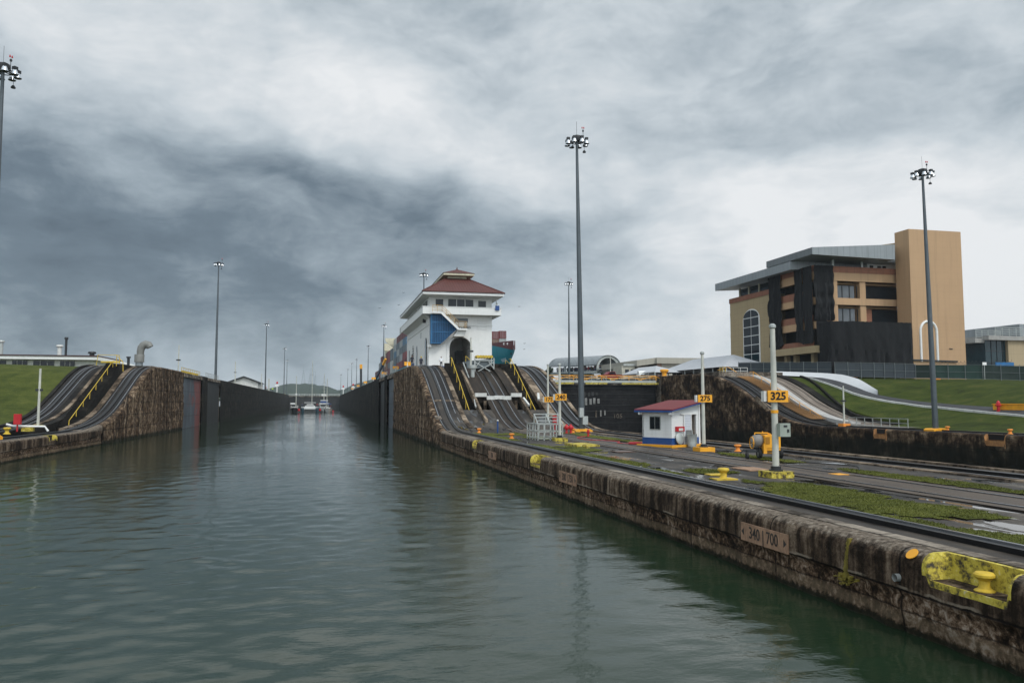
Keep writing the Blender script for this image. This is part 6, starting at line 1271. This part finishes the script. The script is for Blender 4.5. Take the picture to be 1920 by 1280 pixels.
g = thing('sailing_boat', (-12.0, BY, 0), 'dark hulled sailing boat with white dinghy rack, leftmost of the raft', 'sailing boat'); boat_hull(MB(), -12.3, BY - 5, 11, 3.2, 1.9).build('hull', M_dk, g, smooth=True); mb = MB(); mb.box(-13.4, -11.4, BY - 1, BY + 3, 1.8, 2.6); mb.build('cabin', M_whited, g); mb = MB(); rail_run(mb, [(-13.7, BY - 4, 1.8), (-13.8, BY + 4, 1.8)], 1.3, 1.5, .09, 1); rail_run(mb, [(-11, BY - 4, 1.8), (-10.9, BY + 4, 1.8)], 1.3, 1.5, .09, 1); mb.build('railing', M_whited, g); MB().box(-14.2, -12.2, BY + 3, BY + 5, 3.6, 4.3).build('dodger', M_white, g); sail(None, g, -11.7, BY, 2, 14.2, .12, False)
MB().lathe([(.1, 0), (.35, .3), (.35, .8), (.1, 1.1)], (-11.7, BY, 7.4), 8).build('radar', M_white, g); MB().bar((-13.2, BY, 7.0), (-10.2, BY, 7.0), .12).build('spreader', M_dk, g)
g = thing('motor_yacht', (1.2, BY + 4, 0), 'white two deck motor yacht behind the right hand boats of the raft', 'motor yacht'); boat_hull(MB(), .4, BY - 1, 14, 4.6, 2.2).build('hull', M_white, g, smooth=True); mb = MB(); mb.box(-1.4, 2.3, BY + 2, BY + 10, 2.2, 3.9); mb.box(-1.7, 2.6, BY + 1.5, BY + 10, 3.9, 4.2); mb.box(-1.2, 2.1, BY + 3, BY + 8, 5.2, 5.5); mb.build('cabin', M_white, g); MB().box(-1.2, 2.1, BY + 1.9, BY + 2.0, 2.7, 3.5).build('window', M_glass, g); MB().box(-1.2, 2.1, BY + 3.2, BY + 3.3, 4.3, 5.1).build('screen', M_blue, g)
for a in (-1.1, 2.0): MB().bar((a, BY + 4, 4.2), (a, BY + 4, 5.3), .1).build('post', M_white, g)
sail(None, g, .3, BY + 6, 4, 13.5)
g = thing('sailing_boat', (2.4, BY - 3, 0), 'pale sailing boat with people on its foredeck, right front of the raft', 'sailing boat'); boat_hull(MB(), 2.3, BY - 7, 11, 3.4, 1.7).build('hull', M_whited, g, smooth=True); MB().box(1.3, 3.3, BY - 3, BY + 1, 1.6, 2.3).build('cabin', M_whited, g); MB().box(1.2, 3.6, BY, BY + 2.5, 3.7, 4.0).build('bimini', M_blue, g); sail(None, g, 1.6, BY - 2.5, 2, 13.2, .11)
MB().tube([(4.3, BY - 6, .6), (4.3, BY - 4.6, .6)], .45, 10).build('fender', M_red, g)
for i, (x, z, c) in enumerate(((-9.0, 2.5, .0), (-2.6, 2.5, 0), (1.1, 1.6, 0), (3.3, 1.6, 0), (-1.7, 2.5, 0))):
    mb = MB(); mini(mb, x, BY - 3.2 - (3 if x > 0 else 0), z - (.1 if x < 0 else 0), 1.75, [1, 0, 6, 7, 2][i]); tag(mb.build('person', CMs), ['person in dark clothes standing at the left bow of the catamaran', 'person in a red top on the right bow of the catamaran', 'person in a pale shirt on the left foredeck of the rightmost boat', 'person in dark red on the right foredeck of the rightmost boat', 'person in a light top beside the catamaran mast'][i], 'person', 'people on the rafted boats')
# far side of the upper chamber: vessels and small posts beyond the gate
g = thing('motor_yacht', (-1, 640, 8), 'small white launch showing above the far gate', 'launch'); boat_hull(MB(), .5, 640, 12, 9, 2.2, 7.0).build('hull', M_whited, g); MB().box(-1.4, 2.4, 643, 650, 8.8, 11.2).build('cabin', M_whited, g); MB().bar((.7, 645, 11.0), (.7, 645, 14.0), .25).build('mast', M_white, g)
for x, y, lb, cc in ((12.9, 545, 'white hoist post with red top left of two beyond the right boats', M_white), (17.4, 490, 'white hoist post with red top, right of two', M_white), (-24.6, 452, 'white and red signal post beside the third left mast', M_white)):
    g = thing('signal_post', (x, y, 9.3), lb, 'signal post', 'white and red signal posts'); MB().bar((x, y, 9.3), (x, y, 14.5), .45).build('post', cc, g); MB().box(x - 1, x + 1, y - .3, y + .3, 13.2, 14.0).build('arm', cc, g); MB().lathe([(.5, 0), (.6, .6), (.2, 1.2)], (x, y, 14.6), 8).build('lamp', M_red, g)
# ================================================================== pickup, cars, trees
def make_truck(x, y, z, rz, mt, label, nm='pickup_truck', cat='pickup truck'):
    g = thing(nm, (x, y, z), label, cat, 'vehicles parked beyond the right chamber'); T = Matrix.Translation((x, y, z)) @ Matrix.Rotation(rz, 4, 'Z')
    def P(mb, n_, m_, par_=None): o = mb.build(n_, m_, par_ if par_ else g); o.data.transform(T); return o
    body = MB(); body.prism([(-2.7, .45), (2.6, .45), (2.7, .9), (2.6, 1.12), (1.2, 1.2), (.9, 1.2), (-2.7, 1.2)], 1, -.95, .95); body.prism([(1.25, 1.2), (.55, 1.82), (-.75, 1.85), (-1.05, 1.2)], 1, -.82, .82); P(body, 'body', mt)
    gl = MB(); gl.prism([(1.08, 1.28), (.50, 1.76), (.44, 1.76), (1.0, 1.28)], 1, -.72, .72); gl.prism([(.9, 1.27), (.45, 1.74), (-.65, 1.75), (-.9, 1.27)], 1, -.85, .85); P(gl, 'windows', M_glass)
    P(MB().box(2.62, 2.72, -.6, .6, .62, .98), 'grille', M_dk); P(MB().box(2.6, 2.8, -.92, .92, .4, .58), 'bumper', M_galv)
    for sy in (-.75, .75): P(MB().box(2.63, 2.71, sy - .14, sy + .14, .72, .94), 'headlight', M_whited)
    for a in (1.75, -1.75):
        for sy in (-.85, .85): w_ = P(MB().tube([(a, sy - .12, .38), (a, sy + .12, .38)], .38, 14), 'wheel', M_black); P(MB().tube([(a, sy - .13, .38), (a, sy + .13, .38)], .2, 10), 'rim', M_galv, w_)
    return g
make_truck(66.5, 160, 9.35, R(-105), M_white, 'white pickup truck with black grille facing the canal beside the yellow capstan')
make_truck(61.5, 166, 9.35, R(-170), paint('dark_red_car', (.18, .01, .02), .3, dirt=0), 'dark red car half hidden left of the white pickup', 'parked_car', 'car')
make_truck(62.5, 178, 9.35, R(-90), paint('silver_car', (.3, .32, .33), .3, dirt=0), 'grey car behind the dark red one', 'parked_car', 'car')
make_truck(74, 236, 9.35, R(-100), M_white, 'white car parked under the viewing stand', 'parked_car', 'car')
M_leafd = paint('dark_foliage', (.028, .045, .018), .9, dirt=0, var=.5); M_bark = paint('bark', (.07, .05, .035), .9)
def tree(x, y, z, h, w, label, n=500, ls=.35, clumps=9, ragged=.8):
    g = thing('tree', (x, y, z), label, 'tree', 'trees beyond the second chamber'); mb = MB(); mb.tube([(x, y, z - .3), (x + .1, y, z + h * .35), (x, y, z + h * .75)], [.06 * w + .1, .05 * w + .05, .03], 6)
    C = []
    for k in range(clumps):
        a = random.random() * 6.28; rr = w * .5 * random.uniform(.1, .85); q = (x + rr * math.cos(a), y + rr * math.sin(a), z + h * random.uniform(.5, .95)); C.append((q, w * random.uniform(.14, .26))); mb.tube([(x, y, z + h * .35), q], [.06, .02], 4)
    mb.build('trunk', M_bark, g); lf = MB()
    for _ in range(n):
        q, r_ = random.choice(C); u = Vector((random.gauss(0, 1), random.gauss(0, 1), random.gauss(0, .6))); u = u.normalized() * r_ * random.random() ** .4; c = Vector(q) + u; a = Vector((random.gauss(0, 1), random.gauss(0, 1), random.gauss(0, 1))).normalized() * ls; b = a.cross(Vector((random.gauss(0, 1), random.gauss(0, 1), random.gauss(0, 1)))).normalized() * ls * .6
        lf.quad(c - a, c + b, c + a, c - b)
    lf.build('crown', M_leafd, g, fix=False); return g
tree(74.5, 262, 9.2, 7.2, 4.4, 'sparse dark tree standing left of the viewing stand', 420, .38, 8)
tree(66, 290, 9.2, 4.6, 7, 'low rounded dark tree left of the sparse tree', 700, .4, 10)
tree(78.6, 300, 9.2, 5.0, 9, 'low dark tree directly behind the tall distant mast', 700, .4, 10)
tree(83.0, 231, 9.3, 3.4, 5.5, 'green shrub in front of the viewing stand stair', 900, .25, 10)
tree(87.0, 231.5, 9.3, 3.0, 5.0, 'lower green shrub right of the other shrub by the viewing stand', 800, .25, 10)
for i, (x, y, lb) in enumerate(((60.5, 285, 'red lamp topped dark locomotive far left of the trees'),)):
    g = thing('mule_locomotive', (x, y, 9.2), lb, 'locomotive'); MB().prism([(x - 2.5, 9.4), (x + 2.5, 9.4), (x + 2.2, 11.6), (x - 2.2, 11.6)], 1, y, y + 8).build('body', M_dk, g)
    for dx in (-1.2, 1.4): MB().lathe([(.25, 0), (.3, .3), (.1, .6)], (x + dx, y, 11.6), 8).build('lamp', M_red, g)
g = thing('lattice_tower', (49, 300, 9.3), 'short dark lattice pylon between the control house and the far masts', 'pylon'); mb = MB()
for sx in (-.9, .9): mb.bar((62 + sx, 300, 9), (62 + sx * .5, 300, 17), .18)
for k in range(5): mb.bar((61.1 + .1 * k, 300, 9.5 + k * 1.5), (62.9 - .1 * k, 300, 11 + k * 1.5), .12); mb.bar((62.9 - .1 * k, 300, 9.5 + k * 1.5), (61.1 + .1 * k, 300, 11 + k * 1.5), .12)
mb.bar((60.6, 300, 17), (63.4, 300, 17), .2); mb.build('lattice', M_dk, g); g.location = (0, 0, 0)
for c in g.children: c.matrix_parent_inverse = Matrix()
# ================================================================== people near the house (skinned figures)
def person(x, y, z, h, rz, label, shirt, trousers, pose='stand', hat=None, grp=None):
    g = thing('person', (x, y, z), label, 'person', grp); s_ = h / 1.75
    J = dict(pel=(0, 0, .95), waist=(0, 0, 1.08), chest=(0, -.01, 1.32), neck=(0, 0, 1.47), head=(0, -.02, 1.56), top=(0, -.02, 1.70))
    V = []; E = []; Rr_ = []
    def v(p, r): V.append(p); Rr_.append(r); return len(V) - 1
    pel = v(J['pel'], .135); wa = v(J['waist'], .125); ch_ = v(J['chest'], .155); ne = v(J['neck'], .055); hd = v(J['head'], .085); tp = v(J['top'], .075); E += [(pel, wa), (wa, ch_), (ch_, ne), (ne, hd), (hd, tp)]
    for sx in (-1, 1):
        a = v((sx * .10, 0, .86), .085); b = v((sx * .12, -.02, .48), .058); c = v((sx * .13, .02, .09), .042); f = v((sx * .15, -.14, .035), .036); E += [(pel, a), (a, b), (b, c), (c, f)]
        sh_ = v((sx * .19, 0, 1.40), .058)
        if pose == 'hips': el_ = v((sx * .38, .05, 1.18), .042); ha = v((sx * .20, -.08, 1.03), .034)
        elif pose == 'rail': el_ = v((sx * .26, -.10, 1.18), .042); ha = v((sx * .22, -.34, 1.12), .034)
        else: el_ = v((sx * .25, .01, 1.15), .042); ha = v((sx * .25, -.06, .88), .034)
        fi = v(tuple(Vector(V[ha]) + (Vector(V[ha]) - Vector(V[el_])).normalized() * .10), .026); E += [(ch_, sh_), (sh_, el_), (el_, ha), (ha, fi)]
    me = bpy.data.meshes.new('body'); me.from_pydata(V, E, []); o = bpy.data.objects.new('tmp', me); COL.objects.link(o)
    md = o.modifiers.new('s', 'SKIN'); md.use_smooth_shade = True; ss = o.modifiers.new('u', 'SUBSURF'); ss.levels = 2; ss.render_levels = 2
    for i, sv_ in enumerate(me.skin_vertices[0].data): sv_.radius = (Rr_[i] * (1.15 if i in (1, 2) else 1), Rr_[i] * (.8 if i in (1, 2, 0) else 1)); sv_.use_root = (i == 0)
    dg = bpy.context.evaluated_depsgraph_get(); nm_ = bpy.data.meshes.new_from_object(o.evaluated_get(dg)); bpy.data.objects.remove(o); nm_.name = 'body'
    for m_ in (shirt, trousers, CMs[8], M_dk): nm_.materials.append(m_)
    for p in nm_.polygons:
        c = p.center; k = 0
        if c.z > 1.46 or (abs(c.x) > .15 and (Vector(c) - Vector((math.copysign(V[-2][0], c.x), V[-2][1], V[-2][2]))).length < .13): k = 2
        elif c.z < .98: k = 1
        if c.z < .08: k = 3
        if c.z > 1.63 or (c.z > 1.55 and c.y > .03): k = 3
        p.material_index = k; p.use_smooth = True
    nm_.transform(Matrix.Translation((x, y, z)) @ Matrix.Rotation(rz, 4, 'Z') @ Matrix.Scale(s_, 4)); b_ = bpy.data.objects.new('body', nm_); COL.objects.link(b_); par(b_, g)
    if hat: MB().lathe([(.12, 0), (.13, .06), (.09, .14), (.02, .17)], (x, y - .02, z + 1.62 * s_), 12).build('helmet', hat, g)
    return g
M_shw = paint('white_shirt', (.72, .74, .76), .8, dirt=0, var=.05); M_navy = paint('navy_trousers', (.015, .018, .03), .8, dirt=0)
person(16.6, 115.0, 9.3, 1.85, R(10), 'person in a white shirt standing with hands on hips in front of the control house', M_shw, M_navy, 'hips')
person(25.3, 117.0, 17.7, 1.75, R(20), 'person in a pale shirt leaning at the balcony corner of the control house', M_shw, M_navy, 'rail')
person(12.1, 112.5, 9.3, 1.8, R(-10), 'person in dark clothes at the ramp crest left of the control house', M_navy, M_navy, 'stand', M_dk)
person(13.2, 111.0, 9.0, 1.8, R(5), 'person in dark clothes and yellow helmet at the ramp crest left of the control house', M_navy, M_navy, 'stand', M_yel)
person(-23.9, 355, 9.45, 1.9, 0, 'distant person in red standing on the left wall by the second mast', M_red, M_navy); person(-23.7, 398, 9.45, 2.2, 0, 'distant person in a yellow green vest on the left wall', paint('hi_vis', (.45, .75, .04), .6, dirt=0), M_navy)
person(64.2, 127.0, 9.35, 1.7, R(30), 'person seated height figure in tan top on the right wall crest near the marquee', paint('tan_top', (.45, .30, .18), .8), M_navy)
# ================================================================== birds
random.seed(3)
for i, (px_, py_, lb) in enumerate((((973, 575), 0, 'lone small bird gliding right of the control house roof'), ((756, 549), 0, 'small bird left of the red roof'), ((747, 572), 0, 'small bird left of the balcony level'), ((711, 578), 0, 'small pale bird high left of the control house'), ((983, 644), 0, 'small bird right of the ship bow'), ((982, 655), 0, 'small bird just below another right of the ship bow'))):
    u = Vector((math.sin(PSI) * math.cos(PIT), math.cos(PSI) * math.cos(PIT), math.sin(PIT))); rt = Vector((math.cos(PSI), -math.sin(PSI), 0)); d = u * 1493 + rt * (px_[0] - 960) - rt.cross(u) * (px_[1] - 640); c = Vector((0, 0, 4.4)) + d.normalized() * 170
    g = thing('bird', c, lb, 'bird', 'small birds circling near the control house'); mb = MB(); mb.tube([c + Vector((-.05, .16, 0)), c, c + Vector((.04, -.18, .03))], [.02, .06, .02], 6); mb.build('body', M_dk, g)
    for sx in (-1, 1): MB().quad(c + Vector((0, .12, .04)), c + Vector((0, -.12, .04)), c + Vector((sx * .20, -.08, .14)), c + Vector((sx * .38, .04, .05)), c + Vector((sx * .20, .06, .13))).build('wing', M_dk, g)

# hoses and small loose gear on the wet deck
def hose(pts, r, mt, label, nm='hose'):
    P = [Vector(p) for p in pts]; out = []
    for i in range(len(P) - 1):
        a, b, c, d_ = P[max(i - 1, 0)], P[i], P[i + 1], P[min(i + 2, len(P) - 1)]
        for k in range(6):
            q = k / 6; out.append(.5 * ((2 * b) + (c - a) * q + (2 * a - 5 * b + 4 * c - d_) * q * q + (3 * b - a - 3 * c + d_) * q ** 3))
    out.append(P[-1]); return tag(MB().tube(out, r, 6).build(nm, mt, smooth=True), label, 'hose')
hose([(21.0, 62.6, 1.64), (19.6, 60.5, 1.64), (19.2, 57.0, 1.64), (20.6, 54.2, 1.64), (19.7, 51.8, 1.64), (20.6, 50.6, 1.64)], .035, M_red, 'thin red hose snaking from the small hydrant towards the booth')
hose([(23.0, 35.0, 1.63), (22.0, 33.2, 1.63), (22.8, 31.0, 1.63), (21.6, 29.0, 1.63)], .025, M_dk, 'dark cable trailing on the deck behind the 325 pole')
# ================================================================== humid air
mb = MB(); mb.box(-1250, 2650, -290, 3150, -10, 124); hz = mb.build('haze', None or M_white); hz.data.materials.clear()
m = bpy.data.materials.new('humid_air'); m.use_nodes = True; nt = m.node_tree; nt.nodes.clear()
pv_ = nt.nodes.new('ShaderNodeVolumePrincipled'); pv_.inputs['Color'].default_value = (.80, .88, .95, 1); pv_.inputs['Density'].default_value = .00011; oo = nt.nodes.new('ShaderNodeOutputMaterial'); nt.links.new(pv_.outputs[0], oo.inputs['Volume'])
hz.data.materials.append(m); tag(hz, kind='stuff')
S.cycles.volume_bounces = 0
